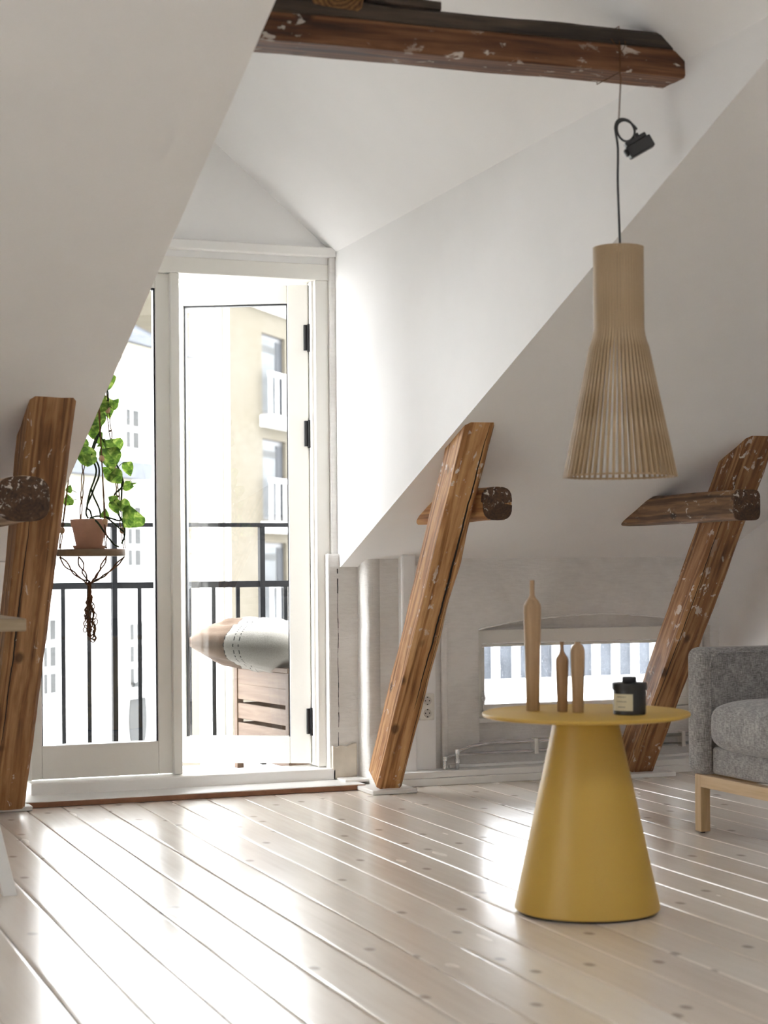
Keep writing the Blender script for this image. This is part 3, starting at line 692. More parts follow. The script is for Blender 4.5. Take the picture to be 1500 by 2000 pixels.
# ------------------------------------------------------------------ pendant lamp
pp = CAM + ray(1211, 932) * 4.62
PX, PY, PZ = pp.x, pp.y, pp.z
PL = empty('pendant_lamp', (PX, PY, PZ), 'tall slatted birch pendant lamp shaped like a funnel, hanging from tie beam', 'lamp')
RB, RT, HL = .1475, .0645, .592
def rad(h):
    hb = .395                      # bend height
    if h >= hb: return RT + .0005
    t = (hb - h) / hb
    r = RT + (RB - RT) * (t * .97 + .03 * t)
    d = .03
    if h > hb - d * 2: 
        u = (hb - h) / (2 * d); r = RT + (RB - RT) * (2 * d / hb) * u * u
    else:
        r = RT + (RB - RT) * (2 * d / hb) + (RB - RT) * (1 - 2 * d / hb) * ((hb - 2 * d - h) / (hb - 2 * d))
    return r
NS = 54; sw, st_ = .0068, .0035
hs = [0, .1, .2, .3, .335, .35, .365, .38, .395, .45, HL]
mb = MB(); vv = []
for h in hs:
    r = rad(h)
    vv += [(r - st_, -sw / 2, h), (r, -sw / 2, h), (r, sw / 2, h), (r - st_, sw / 2, h)]
ff = [(i * 4 + a, i * 4 + (a + 1) % 4, i * 4 + 4 + (a + 1) % 4, i * 4 + 4 + a) for i in range(len(hs) - 1) for a in range(4)] + [(3, 2, 1, 0), tuple(len(hs) * 4 - 4 + k for k in range(4))]
mb.add(vv, ff); sm = None
base = Matrix.Translation((PX, PY, PZ))
for k in range(NS):
    mw = base @ Matrix.Rotation(2 * math.pi * (k + .3) / NS, 4, 'Z')
    if sm is None: o = mb.build('slat', M['birch'], PL, mw=mw); sm = o.data
    else:
        o = bpy.data.objects.new('slat', sm); COL.objects.link(o); o.matrix_basis = mw; attach(o, PL)
def ringm(r0, r1, z0, z1): return MB().lathe([(r0, z0), (r1, z0), (r1, z1), (r0, z1), (r0, z0)], (PX, PY, PZ), 72, caps=False)
for h, t in ((.0, .0055), (.385, .006), (.575, .010)):
    r = min(rad(h), rad(h + t)) - st_ - .0002
    ringm(r - .004, r, h + .0005, h + t).build('inner_hoop', M['birch'], PL, smooth=True, auto=40)
MB().lathe([(0, HL - .012), (RT - st_ - .0005, HL - .012), (RT - st_ - .0005, HL - .006), (0, HL - .006)], (PX, PY, PZ), 48).build('top_disc', M['birch'], PL)
MB().lathe([(.0, .43), (.022, .43), (.024, .44), (.024, .50), (.012, .52), (.012, .58), (0, .58)], (PX, PY, PZ), 24).build('lamp_holder', M['black'], PL, smooth=True, auto=40)
def pxp(px, py, dep=4.62): return CAM + ray(px, py) * dep
cord = [pxp(1211, 482), pxp(1209.5, 440), pxp(1208, 400), pxp(1206.5, 350), pxp(1207, 310), pxp(1206.5, 285), pxp(1203, 262, 4.615), pxp(1201.5, 248, 4.61), pxp(1205, 237, 4.605), pxp(1213, 232.5, 4.6), pxp(1224, 234, 4.6), pxp(1233, 241, 4.605), pxp(1239, 253, 4.61), pxp(1238.5, 264, 4.62), pxp(1232, 273, 4.63), pxp(1223, 276, 4.64), pxp(1214, 272, 4.645), pxp(1207, 262, 4.64), pxp(1204.5, 250, 4.63), pxp(1208, 240, 4.62), pxp(1218, 235, 4.615), pxp(1229, 238, 4.615), pxp(1238, 246, 4.61), pxp(1244, 253, 4.61)]
def smooth_path(p, n=4):
    out = []
    for i in range(len(p) - 1):
        a, b, c, d = p[max(i - 1, 0)], p[i], p[i + 1], p[min(i + 2, len(p) - 1)]
        for k in range(n):
            t = k / n; out.append(.5 * ((2 * b) + (c - a) * t + (2 * a - 5 * b + 4 * c - d) * t * t + (3 * b - a - 3 * c + d) * t ** 3))
    return out + [p[-1]]
MB().tube(smooth_path(cord), .0031, 8).build('cord', M['black'], PL, smooth=True)
# track adapter at the end of the loop
bc = pxp(1246, 284, 4.61); ax = (pxp(1278, 280, 4.61) - pxp(1229, 308, 4.61)).normalized(); az = (pxp(1246, 260, 4.61) - pxp(1262, 291, 4.61)); az = (az - ax * az.dot(ax)).normalized(); ay = az.cross(ax)
amw = Matrix(((ax.x, ay.x, az.x, bc.x), (ax.y, ay.y, az.y, bc.y), (ax.z, ay.z, az.z, bc.z), (0, 0, 0, 1)))
AD = MB().box(-.033, .037, -.016, .016, -.022, .010).build('track_adapter', M['black'], PL, bevel=.003, mw=amw)
MB().box(-.029, .030, -.013, .013, .010, .021).build('adapter_neck', M['black'], AD, bevel=.002, mw=amw)
MB().box(-.040, -.033, -.008, .008, -.012, .006).build('adapter_latch', M['black'], AD, bevel=.002, mw=amw)
MB().tube([amw @ Vector((.010, 0, .020)), amw @ Vector((.010, 0, .029))], .0055, 10).build('cable_gland', M['black'], AD, smooth=True, auto=40)
STR = empty('hanging_string', pxp(1207, 235), 'thin jute string tied round the tie beam holding the lamp cord', 'string')
xk = pxp(1207, 108).x
yb_ = 4.086
MB().tube([pxp(1207.5, 236, 4.606), (xk + .001, yb_ - .003, 2.13), (xk, yb_, 2.142), (xk, yb_ - .002, 2.17), (xk, yb_ - .003, 2.195)], .0009, 6).build('strand', M['jute'], STR)
MB().tube([pxp(1209.5, 236, 4.606), (xk + .0035, yb_ - .003, 2.13), (xk + .002, yb_, 2.142), (xk + .002, yb_ - .002, 2.17), (xk, yb_ - .003, 2.195)], .0009, 6).build('strand', M['jute'], STR)
MB().tube([(xk, 4.084, 2.1455), (xk, 4.209, 2.1455), (xk, 4.211, 2.20), (xk, 4.205, 2.264), (xk, 4.087, 2.264), (xk, 4.084, 2.195), (xk, 4.084, 2.1455)], .0012, 6).build('beam_loop', M['jute'], STR)
kz = Vector((xk, 4.082, 2.195))
MB().tube(smooth_path([kz, kz + Vector((-.006, 0, .016)), kz + Vector((-.018, -.003, .021)), kz + Vector((-.028, -.004, .032))]), .0009, 6).build('loose_end', M['jute'], STR)
MB().tube(smooth_path([kz, kz + Vector((.008, 0, .008)), kz + Vector((.013, -.003, .02)), kz + Vector((.013, -.004, .03))]), .0009, 6).build('loose_end', M['jute'], STR)

# ------------------------------------------------------------------ sofa
SX, SY = 3.045, 5.075
sf = empty('sofa', (SX + .45, SY - .9, 0), 'grey woven fabric sofa with oak legs against the wall', 'sofa')
SLn = 1.95
def soft(name, b, bev, parent=sf, seg=5, mat='fabric'):
    o = MB().box(*b).build(name, M[mat], parent, bevel=bev, seg=seg); o.data.shade_smooth(); return o
yA = SY + .075                       # far outside face of the arm
soft('arm', (SX - .012, SX + .88, yA - .105, yA, .192, .605), .032)
soft('arm', (SX - .012, SX + .88, yA - SLn, yA - SLn + .105, .192, .605), .032)
soft('backrest', (SX + .70, SX + .90, yA - SLn + .107, yA - .107, .192, .70), .04)
soft('seat_base', (SX + .022, SX + .70, yA - SLn + .108, yA - .108, .197, .285), .012)
# inset panel seam of the arm
MB().tube([(SX + .020, yA - .108, .21), (SX + .020, yA - .108, .555), (SX + .030, yA - .1085, .578), (SX + .055, yA - .1085, .588), (SX + .7, yA - .1085, .588)], .0035, 8).build('piping', M['fabric'], sf, smooth=True)
def cushion(name, x0, x1, y0, y1, z0, z1, mat, parent):
    mb = MB(); n = 22; m_ = 22; v = []; cxx, cyy = (x0 + x1) / 2, (y0 + y1) / 2; a, b = (x1 - x0) / 2, (y1 - y0) / 2; zc, hz = (z0 + z1) / 2, (z1 - z0) / 2
    for i in range(n + 1):
        ph = -math.pi / 2 + math.pi * i / n; cp, sp_ = math.cos(ph), math.sin(ph)
        for j in range(m_ * 2):
            th = math.pi * j / m_; c, s_ = math.cos(th), math.sin(th)
            e1, e2 = .42, .22
            pw = lambda q, e: math.copysign(abs(q) ** e, q)
            v.append((cxx + a * pw(cp, e1) * pw(c, e2), cyy + b * pw(cp, e1) * pw(s_, e2), zc + hz * pw(sp_, e1 + .1)))
    w = m_ * 2
    f = [(i * w + j, i * w + (j + 1) % w, (i + 1) * w + (j + 1) % w, (i + 1) * w + j) for i in range(n) for j in range(w)]
    mb.add(v, f); return mb.build(name, mat, parent, smooth=True)
gap = (SLn - .22) / 2
for k in range(2):
    cushion('seat_cushion', SX - .028, SX + .72, yA - .112 - gap * (k + 1), yA - .112 - gap * k, .262, .452, M['fabric'], sf)
    cushion('back_cushion', SX + .52, SX + .74, yA - .112 - gap * (k + 1), yA - .112 - gap * k, .43, .78, M['fabric'], sf)
for x in (SX, SX + .82):
    for y in (SY, yA - SLn + .04):
        MB().box(x, x + .036, y - .0, y + .036, .006, .192).build('leg', M['lightoak_z'], sf, bevel=.002)
        MB().lathe([(0, 0), (.008, 0), (.008, .0065), (0, .0065)], (x + .018, y + .018, 0), 14).build('leg_glide', M['black'], sf)
    MB().box(x, x + .034, yA - SLn + .076, SY, .152, .192).build('frame_rail', M['lightoak'], sf, bevel=.002)
for y in (SY, yA - SLn + .04): MB().box(SX + .036, SX + .82, y, y + .034, .152, .192).build('frame_rail', M['lightoak'], sf, bevel=.002)

# ------------------------------------------------------------------ desk at the left edge
dc = at(52, 1220, 'y', 4.62)
DK = empty('desk', (dc.x - .7, 4.9, 0), 'oak topped desk with slanting white legs, cut by the photo edge', 'desk')
dz = dc.z + .016
MB().box(dc.x - 1.4, dc.x, 4.62, 5.25, dz - .033, dz).build('desk_top', M['deskoak'], DK, bevel=.004)
lb = at(18, 1748, 'z', 0)
for (x, y, dx, dy) in ((lb.x, lb.y, -.16, .06), (lb.x, 5.2, -.16, -.10), (dc.x - 1.36, lb.y, .16, .06), (dc.x - 1.36, 5.2, .16, -.10)):
    b = MB(); w = .019
    bt = [(x - w, y - w, 0), (x + w, y - w, 0), (x + w, y + w, 0), (x - w, y + w, 0)]
    b.prism(bt, (dx, dy, dz - .034)); b.build('leg', M['deskwhite'], DK, bevel=.002)
MB().box(dc.x - 1.22, dc.x - .14, 4.92, 4.96, dz - .08, dz - .034).build('cross_rail', M['deskwhite'], DK, bevel=.002)

# ------------------------------------------------------------------ hanging plant
HYp = 6.33
def hp(px, py, dy=0): return at(px, py, 'y', HYp + dy)
dcn = hp(178, 1077); DZ = dcn.z; DR = .121
HG = empty('plant_hanger', (dcn.x, HYp, DZ), 'knotted jute plant hanger with wooden beads and round wooden shelf', 'plant hanger')
MB().lathe([(0, -.017), (DR - .001, -.017), (DR, -.015), (DR, .006), (DR - .001, .008), (0, .008)], dcn, 56).build('round_shelf', M['shelf'], HG, smooth=True, auto=40)
apex = hp(181, 560)
cang = [R_(-75), R_(-12), R_(100), R_(190)]
cords = []
def twisted(a, b, r=.0045, sag=0, n=60, ph=0, knots=()):
    """two thin strands winding round each other"""
    a, b = Vector(a), Vector(b); d = (b - a); L = d.length; t_ = d.normalized(); u = t_.orthogonal().normalized(); w = t_.cross(u); res = []
    for s_ in (0, math.pi):
        pts = []
        for k in range(n + 1):
            t = k / n; q = r * abs(math.sin(math.pi * t * L / .055)) + .0009
            an = ph + s_ + .5 * math.sin(t * 7); pts.append(a + d * t + (u * math.cos(an) + w * math.sin(an)) * q + Vector((0, 0, -sag * math.sin(math.pi * t))))
        res.append(pts)
    return res
top = Vector((apex.x, HYp, eave(HYp) + RISE * (apex.x - XL) - .004))
MB().tube([top, apex], .003, 8).build('hang_cord', M['jute'], HG)
MB().lathe([(0, -.012), (.008, -.010), (.011, 0), (.008, .010), (0, .012)], apex, 16).build('bead', M['bead'], HG, smooth=True)
knot = hp(175, 1140)
for k, an in enumerate(cang):
    e = dcn + Vector((DR * math.cos(an) * .97, DR * math.sin(an) * .97, .009))
    mb = MB()
    for pts in twisted(apex, e, ph=k): mb.tube(pts, .0021, 5)
    mb.build('suspension_cord', M['jute'], HG)
    e2 = e - Vector((0, 0, .028)); mb = MB()
    for pts in twisted(e2, knot, .008, .012, 40, k): mb.tube(pts, .0029, 6)
    mb.build('lower_cord', M['jute'], HG)
    L = (e - apex)
    for t in ((.42, .66, .9) if k % 2 == 0 else (.47, .70, .93)):
        c = apex + L * t
        MB().lathe([(.003, -.012), (.008, -.0085), (.0105, 0), (.008, .0085), (.003, .012)], c, 16).build('bead', M['bead'], HG, smooth=True)
    for t in (.3, .55, .8): MB().lathe([(0, -.005), (.0038, -.002), (.0038, .002), (0, .005)], apex + L * t, 8).build('knot', M['jute'], HG, smooth=True)
MB().lathe([(0, -.04), (.006, -.036), (.008, -.02), (.0065, -.012), (.0085, -.004), (.0065, .004), (.008, .012), (0, .02)], knot - Vector((0, 0, .008)), 14).build('gathering_knot', M['jute'], HG, smooth=True)
rs = random.Random(3)
for k in range(16):
    a = rs.uniform(0, 6.28); L = rs.uniform(.07, .155); p = knot - Vector((0, 0, .035)); pts = []; sp2 = rs.uniform(.006, .028)
    for i in range(14):
        t = i / 13; pts.append(p + Vector((math.cos(a) * sp2 * t ** .6 + .004 * math.sin(t * 17 + a), math.sin(a) * sp2 * t ** .6, -L * t)))
    end = pts[-1]; rr = rs.uniform(.006, .0125); ca = rs.uniform(0, 6.28); cdir = Vector((math.cos(ca), .3 * math.sin(ca), 0)).normalized()
    for i in range(1, 15):
        t = i / 14 * 2 * math.pi * rs.uniform(.93, 1.0); pts.append(end + cdir * (rr * math.sin(t)) + Vector((0, 0, -rr * (1 - math.cos(t)))))
    MB().tube(pts, .0022, 5).build('tassel_strand', M['jute'], HG)

POT = empty('potted_pothos', (dcn.x, HYp, DZ + .008), 'trailing variegated pothos in a terracotta pot on the hanging shelf', 'plant')
pc = Vector((hp(174, 1000).x, HYp, DZ + .008))
MB().lathe([(0, 0), (.052, 0), (.056, .003), (.059, .013), (.056, .013), (.053, .005), (0, .005)], pc, 40).build('saucer', M['terracotta'], POT, smooth=True, auto=40)
MB().lathe([(0, .006), (.044, .006), (.046, .009), (.0605, .078), (.063, .078), (.0675, .103), (.0665, .106), (.063, .106), (.060, .088), (0, .086)], pc, 48).build('pot', M['terracotta'], POT, smooth=True, auto=30)
MB().lathe([(0, .090), (.058, .0885)], pc, 24).build('soil', M['soil'], POT)
vines = [
 [(172, 1012, 0), (168, 1002, -.01), (171, 985, -.02), (178, 968, -.02), (186, 948, -.02), (193, 930, -.03), (193, 912, -.03), (186, 896, -.02), (180, 880, -.01), (183, 866, 0), (190, 850, 0), (194, 836, 0), (192, 815, -.01), (189, 795, -.01), (186, 775, -.01), (191, 759, -.01), (201, 754, -.02), (210, 764, -.03), (211, 783, -.03)],
 [(180, 1014, .02), (176, 998, 0), (170, 990, 0), (176, 960, .01), (184, 938, .02), (188, 918, .02), (182, 898, .02), (181, 885, .02), (186, 868, .01), (195, 842, .01), (199, 825, .01)],
 [(183, 836, 0), (190, 846, -.01), (200, 858, -.02), (206, 868, -.02), (210, 880, -.02), (216, 892, -.02)],
 [(216, 892, -.02), (226, 905, -.02), (234, 920, -.02), (239, 935, -.02), (241, 946, -.02), (234, 956, -.02), (225, 964, -.02), (223, 978, -.02), (226, 992, -.03), (233, 1008, -.03), (240, 1020, -.03), (244, 1035, -.03), (242, 1052, -.03), (237, 1062, -.03)],
 [(175, 1012, -.02), (190, 1008, -.04), (208, 1010, -.05), (222, 1014, -.05), (234, 1017, -.05), (243, 1010, -.05), (249, 1001, -.05)],
 [(182, 1012, -.05), (192, 1022, -.08), (203, 1038, -.09), (214, 1053, -.09), (224, 1064, -.08), (232, 1068, -.07)],
 [(196, 1012, -.01), (195, 998, -.01), (190, 985, -.01), (183, 970, 0), (178, 955, 0)],
 [(208, 1010, -.05), (222, 1022, -.05), (235, 1033, -.05), (244, 1040, -.04)],
 [(238, 935, -.02), (238, 955, -.02), (237, 975, -.03), (236, 1000, -.03)]]
for vpts in vines:
    MB().tube(smooth_path([hp(*p) for p in vpts], 5), .0034, 7).build('vine', M['vine'], POT, smooth=True)
def leaf(px, py, size, ang, tilt, turn, dy=0, wide=.8, stem=None):
    """heart shaped leaf: tip points along ang (photo plane, 0 = right, 90 = up)"""
    L = size * 1.14 / 548; n = 10; v = []
    for i in range(n + 1):
        t = i / n; wdt = wide * L * .62 * (math.sin(math.pi * min(1, t ** .62)) ** .85) * (1 - .12 * t)
        back = -.10 * L * math.sin(math.pi * min(1, t / .25)) if t < .25 else 0
        for s_ in (-1, -.5, 0, .5, 1):
            x = t * L - L * .45 + back * abs(s_); yy = s_ * wdt; z = .16 * abs(yy) - .22 * L * (t - .4) ** 2
            v.append((x, yy, z))
    f = [(i * 5 + k, i * 5 + k + 1, i * 5 + 6 + k, i * 5 + 5 + k) for i in range(n) for k in range(4)]
    c = hp(px, py, dy)
    # leaf frame: tip direction in the plane facing the room, face towards -y
    R0 = Matrix.Rotation(R_(-ang), 4, 'Y') @ Matrix.Rotation(R_(turn), 4, 'X') @ Matrix.Rotation(R_(tilt), 4, 'Y') @ Matrix.Rotation(R_(90), 4, 'X')
    o = MB().add(v, f).build('leaf', M['leaf'], POT, smooth=True, mw=Matrix.Translation(c) @ R0, fix=False)
    if stem:
        q = hp(*stem); mid = (q + c) / 2 + Vector((0, 0, .008)); base = (Matrix.Translation(c) @ R0) @ Vector((-L * .42, 0, 0))
        MB().tube(smooth_path([q, (q + base) / 2 + Vector((0, 0, .006)), base]), .0012, 5).build('leaf_stalk', M['vine'], POT, smooth=True)
LV = [(211, 741, 30, 25, 10, 10, -.03, 1.0, (201, 754, -.02)), (190, 790, 36, -110, 15, -20, -.03, .9, (188, 780, -.01)), (172, 812, 46, -125, 10, 10, .02, .8, (188, 790, -.01)),
      (184, 822, 36, -85, 10, 15, -.02, .95, (191, 806, -.01)), (211, 798, 34, -80, 5, 35, .02, .7, (200, 790, 0)), (224, 789, 22, 65, 10, -35, -.02, .7, (212, 796, -.02)),
      (201, 784, 28, 120, 20, 10, .03, 1.0, (206, 790, .0)), (151, 868, 34, 140, 5, 10, -.01, .9, (178, 884, 0)), (170, 884, 26, 110, 5, -10, -.03, 1.0, (180, 890, -.01)), (162, 897, 28, 165, 20, 20, -.04, .6, (179, 894, -.01)),
      (175, 899, 22, -100, 10, 15, -.05, .9, (181, 888, 0)), (192, 853, 22, 60, 20, 20, .03, .8, (186, 846, 0)), (199, 866, 20, -120, 25, -10, -.02, .5, (202, 860, -.02)), (199, 880, 18, -115, 10, 50, -.02, .5, (205, 872, -.02)),
      (223, 872, 30, -70, 10, 10, -.03, .95, (214, 884, -.02)), (215, 895, 40, -75, 5, -15, -.05, .9, (212, 884, -.02)), (251, 915, 26, -75, 5, 45, -.03, .75, (232, 911, -.02)), (213, 924, 28, 145, 10, 15, -.04, .8, (222, 926, -.02)),
      (227, 932, 26, -40, 10, 10, -.04, .9, (233, 920, -.02)), (251, 949, 20, 10, 20, 25, -.04, .8, (241, 944, -.02)), (263, 944, 10, 5, 10, 55, -.04, .5, (252, 941, -.03)), (220, 976, 16, 150, 5, 15, -.04, 1.0, (224, 984, -.02)),
      (226, 990, 24, -70, 5, 15, -.05, .8, (225, 981, -.03)), (244, 991, 30, -45, 10, -20, -.05, .7, (238, 984, -.04)), (257, 1013, 36, -125, 5, 5, -.07, 1.05, (250, 998, -.05)), (205, 1004, 18, 95, 20, 20, -.05, .8, (204, 1011, -.05)),
      (135, 955, 14, 70, 5, 20, -.01, .8, (150, 962, 0)), (133, 977, 20, 100, 5, 10, -.01, .8, (150, 975, 0)), (180, 843, 24, -70, 15, -10, -.03, .9, (186, 832, -.01))]
for a in LV: leaf(*a)

# ------------------------------------------------------------------ balcony
box('floor_balcony', plain('pale_balcony_slab', (.55, .545, .53, 1), .7, bscale=30), (.5, 3.4, 6.99, 7.78, -.14, -.005), kind='structure')
RY = 7.70
RL = empty('balcony_railing', (1.9, RY, 0), 'black iron balcony railing with upright bars outside the glazed door', 'railing')
MB().box(.55, 3.35, RY - .02, RY + .02, 1.058, 1.076).build('top_rail', M['iron'], RL, bevel=.002)
MB().box(.55, 3.35, RY - .008, RY + .008, .789, .817).build('middle_rail', M['iron'], RL, bevel=.002)
MB().box(.55, 3.35, RY - .008, RY + .008, .02, .048).build('bottom_rail', M['iron'], RL, bevel=.002)
x = 1.027; k = 0
while x < 3.35:
    if k % 6 == 0: MB().box(x - .0115, x + .0115, RY - .019, RY + .019, -.004, 1.058).build('post', M['iron'], RL, bevel=.002)
    else: MB().box(x - .0085, x + .0085, RY - .006, RY + .006, .045, .792).build('baluster', M['iron'], RL, bevel=.001)
    x += .1117; k += 1
# slatted teak box
bn = at(563, 1305, 'y', 7.08)
BXM = Matrix.Translation((bn.x, 7.08, -.005)) @ Matrix.Rotation(R_(8), 4, 'Z')
BX = empty('slatted_box', (bn.x, 7.08, -.005), 'brown slatted wooden box on the balcony under the cushion', 'box')
bw, bl, bh = .36, .55, .462
def bb(nm, *b, mat='teak', bev=.003, parent=BX):
    o = MB().box(*b).build(nm, M[mat], None, bevel=bev, mw=BXM); attach(o, parent); return o
for x0 in (0, bw - .032):
    for y0_ in (0, bl - .032): bb('corner_post', x0, x0 + .032, y0_, y0_ + .032, 0, bh - .02, mat='teak_z')
for z in (.05, .135, .22, .305, .372):
    bb('slat', .004, .016, .033, bl - .033, z, z + .068); bb('slat', bw - .016, bw - .004, .033, bl - .033, z, z + .068)
    bb('slat', .033, bw - .033, .004, .016, z, z + .068); bb('slat', .033, bw - .033, bl - .016, bl - .004, z, z + .068)
for k in range(5):
    w = (bw + .02) / 5; bb('lid_board', -.01 + w * k + .001, -.01 + w * (k + 1) - .001, -.01, bl + .01, bh - .02, bh, bev=.002)
# cushion with a brown end and stitched cream middle
def pillow_mat():
    mt, nt, b = new_mat('cream_and_brown_linen'); o = coords(nt); sx_ = N(nt, 'ShaderNodeSeparateXYZ'); nt.links.new(o, sx_.inputs[0])
    X, Y = sx_.outputs[0], sx_.outputs[1]
    wv = noise_n(nt, o, 260, 2); pt_ = noise_n(nt, o, 9, 4)
    cr_ = ramp(nt, wv, [(.3, (.25, .235, .21, 1)), (.7, (.33, .315, .29, 1))]).outputs[0]
    br = ramp(nt, math_n(nt, 'ADD', math_n(nt, 'MULTIPLY', wv, .4), math_n(nt, 'MULTIPLY', pt_, .6)), [(.35, (.06, .034, .019, 1)), (.65, (.125, .08, .05, 1))]).outputs[0]
    X = math_n(nt, 'ADD', X, math_n(nt, 'MULTIPLY', math_n(nt, 'MULTIPLY', Y, Y), .9))
    col = mix_c(nt, math_n(nt, 'LESS_THAN', X, -.085), cr_, br)
    dots = math_n(nt, 'GREATER_THAN', math_n(nt, 'SINE', math_n(nt, 'MULTIPLY', Y, 620)), -.1)
    for xs_ in (-.085, -.045, -.022):
        ln = math_n(nt, 'LESS_THAN', math_n(nt, 'ABSOLUTE', math_n(nt, 'SUBTRACT', X, xs_)), .0022)
        col = mix_c(nt, math_n(nt, 'MULTIPLY', ln, dots), col, (.004, .004, .005, 1))
    nt.links.new(col, b.inputs['Base Color']); b.inputs['Roughness'].default_value = .9; bump(nt, b, wv, .4, .002); return mt
n = 28; v = []
W_, H_, TH = .30, .235, .108
for side in (1, -1):
    for i in range(n + 1):
        for j in range(n + 1):
            u, w = 2 * i / n - 1, 2 * j / n - 1
            px_ = u * W_ * (1 - .10 * (1 - abs(u)) * 0 - .09 * (1 - w * w) * 0 + 0) ; py_ = w * H_
            px_ *= 1 - .07 * (1 - w * w) * abs(u) ** 3; py_ *= 1 - .07 * (1 - u * u) * abs(w) ** 3
            h = ((1 - u ** 2) * (1 - w ** 2)); h = max(h, 0) ** .5
            v.append((px_, py_, side * TH * h * (1 + .20 * noise.noise((u * 2.2, w * 2.2, side)) + .16 * noise.noise((u * 3.1, w * 7, side + 3))) + .01 * u * u))
f = []
for s_ in range(2):
    o_ = s_ * (n + 1) ** 2
    for i in range(n):
        for j in range(n):
            a = o_ + i * (n + 1) + j; q = (a, a + 1, a + n + 2, a + n + 1); f.append(q if s_ else q[::-1])
mb = MB().add(v, f); me = None
pc0 = Vector((at(368, 1275, 'y', 7.3).x + .345, 7.33, bh + .088))
po = mb.build('cushion', pillow_mat(), smooth=True, mw=Matrix.Translation(pc0) @ Matrix.Rotation(R_(-30), 4, 'Z') @ Matrix.Rotation(R_(2), 4, 'Y'), label='cream cushion with brown end and dotted stitching on the balcony box', cat='cushion', fix=False)
bm = bmesh.new(); bm.from_mesh(po.data); bmesh.ops.remove_doubles(bm, verts=bm.verts[:], dist=.0006); bmesh.ops.recalc_face_normals(bm, faces=bm.faces[:]); bm.to_mesh(po.data); bm.free(); po.data.shade_smooth()

# ------------------------------------------------------------------ the street outside
FD = Vector((math.sin(R_(39)), math.cos(R_(39)), 0)); FN = Vector((FD.y, -FD.x, 0))     # along the facades, towards us
F0 = CAM + ray(265, 900) * 36
FM = Matrix(((FD.x, -FN.x, 0, F0.x), (FD.y, -FN.y, 0, F0.y), (FD.z, -FN.z, 1, 0), (0, 0, 0, 1)))   # local x along, y inwards, z up
FMI = FM.inverted()
def fac(px, py, off=0):
    d = ray(px, py); t = ((F0 + FN * off) - CAM).dot(FN) / d.dot(FN); q = FMI @ (CAM + d * t); return q.x, q.z
M['facade'] = plain('white_render_facade', (.72, .715, .70, 1), .85, var=.03, vscale=.6)
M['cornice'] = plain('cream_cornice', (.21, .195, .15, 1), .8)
M['slate'] = plain('slate_roof', (.065, .07, .08, 1), .7, spec=.1, var=.15, vscale=4)
M['fglass'] = plain('dull_window_pane', (.026, .027, .027, 1), .6, spec=.15, var=.2, vscale=.8)
M['fglass2'] = plain('dark_window_pane', (.010, .012, .016, 1), .6, spec=.15, var=.4, vscale=.7)
M['fwhite'] = plain('white_window_frame', (.5, .5, .495, 1), .6)
M['fpale'] = plain('painted_sky_reflection', (.062, .066, .070, 1), .6, spec=.15, var=.35, vscale=.9)  # sky reflection put into these panes as a paler colour
M['fdark'] = plain('dark_window_frame', (.03, .03, .033, 1), .5)
def brick():
    mt, nt, b = new_mat('pale_yellow_brick'); t = N(nt, 'ShaderNodeTexCoord'); mp = N(nt, 'ShaderNodeMapping'); mp.inputs['Rotation'].default_value = (R_(90), 0, 0)
    nt.links.new(t.outputs['Object'], mp.inputs[0]); br = N(nt, 'ShaderNodeTexBrick'); br.inputs['Scale'].default_value = 4
    br.inputs['Color1'].default_value = (.078, .069, .053, 1); br.inputs['Color2'].default_value = (.092, .082, .065, 1); br.inputs['Mortar'].default_value = (.088, .082, .071, 1)
    nt.links.new(mp.outputs[0], br.inputs['Vector']); st = ramp(nt, noise_n(nt, coords(nt), .5, 4), [(.35, (.94, .92, .86, 1)), (.65, (1, 1, 1, 1))]).outputs[0]
    nt.links.new(mix_c(nt, 1.0, br.outputs['Color'], st, 'MULTIPLY'), b.inputs['Base Color']); b.inputs['Roughness'].default_value = .85; b.inputs['Specular IOR Level'].default_value = .1; return mt
M['brick'] = brick()
GZ = -10.0
struct('ground_street', MB().box(-90, 120, 12, 160, GZ - .2, GZ), plain('pale_paving', (.5, .49, .48, 1), .85, vscale=.3))
def fpart(nm, mat, parent, x0, x1, y0_, y1_, z0, z1, bev=0):
    o = MB().box(x0, x1, y0_, y1_, z0, z1).build(nm, M[mat], None, mw=FM, bevel=bev); attach(o, parent); return o
xsplit = fac(345, 900)[0]; ez = fac(265, 683)[1]
def pierced(x0, x1, z0, z1, holes, depth):
    """front skin of a facade: grid of boxes leaving the window openings free"""
    mb = MB(); xs_ = sorted({x0, x1} | {h[0] for h in holes} | {h[1] for h in holes}); zs_ = sorted({z0, z1} | {h[2] for h in holes} | {h[3] for h in holes})
    for i in range(len(xs_) - 1):
        for j in range(len(zs_) - 1):
            cxm, czm = (xs_[i] + xs_[i + 1]) / 2, (zs_[j] + zs_[j + 1]) / 2
            if any(h[0] < cxm < h[1] and h[2] < czm < h[3] for h in holes): continue
            mb.box(xs_[i], xs_[i + 1], 0, depth, zs_[j], zs_[j + 1])
    return mb
BA = empty('apartment_house', FM @ Vector((0, 0, GZ)), 'pale rendered house with small paned windows and slate roof across the street', 'building')
wl = []
for cx_p, y0p, y1p, rows in ((265, 795, 880, 2), (267, 985, 1110, 3), (269, 1213, 1342, 3), (102, 985, 1110, 3), (100, 1205, 1362, 3), (102, 795, 880, 2)):
    xa, _ = fac(cx_p - 18, 1000); xb, _ = fac(cx_p + 18, 1000); zt = fac(cx_p, y0p)[1]; zb = fac(cx_p, y1p)[1]
    wl.append((xa, xb, zb, zt, rows))
x_l = fac(-260, 900)[0]
sk = pierced(x_l, xsplit, GZ, ez, [w[:4] for w in wl], .3).build('facade', M['facade'], None, mw=FM); attach(sk, BA)
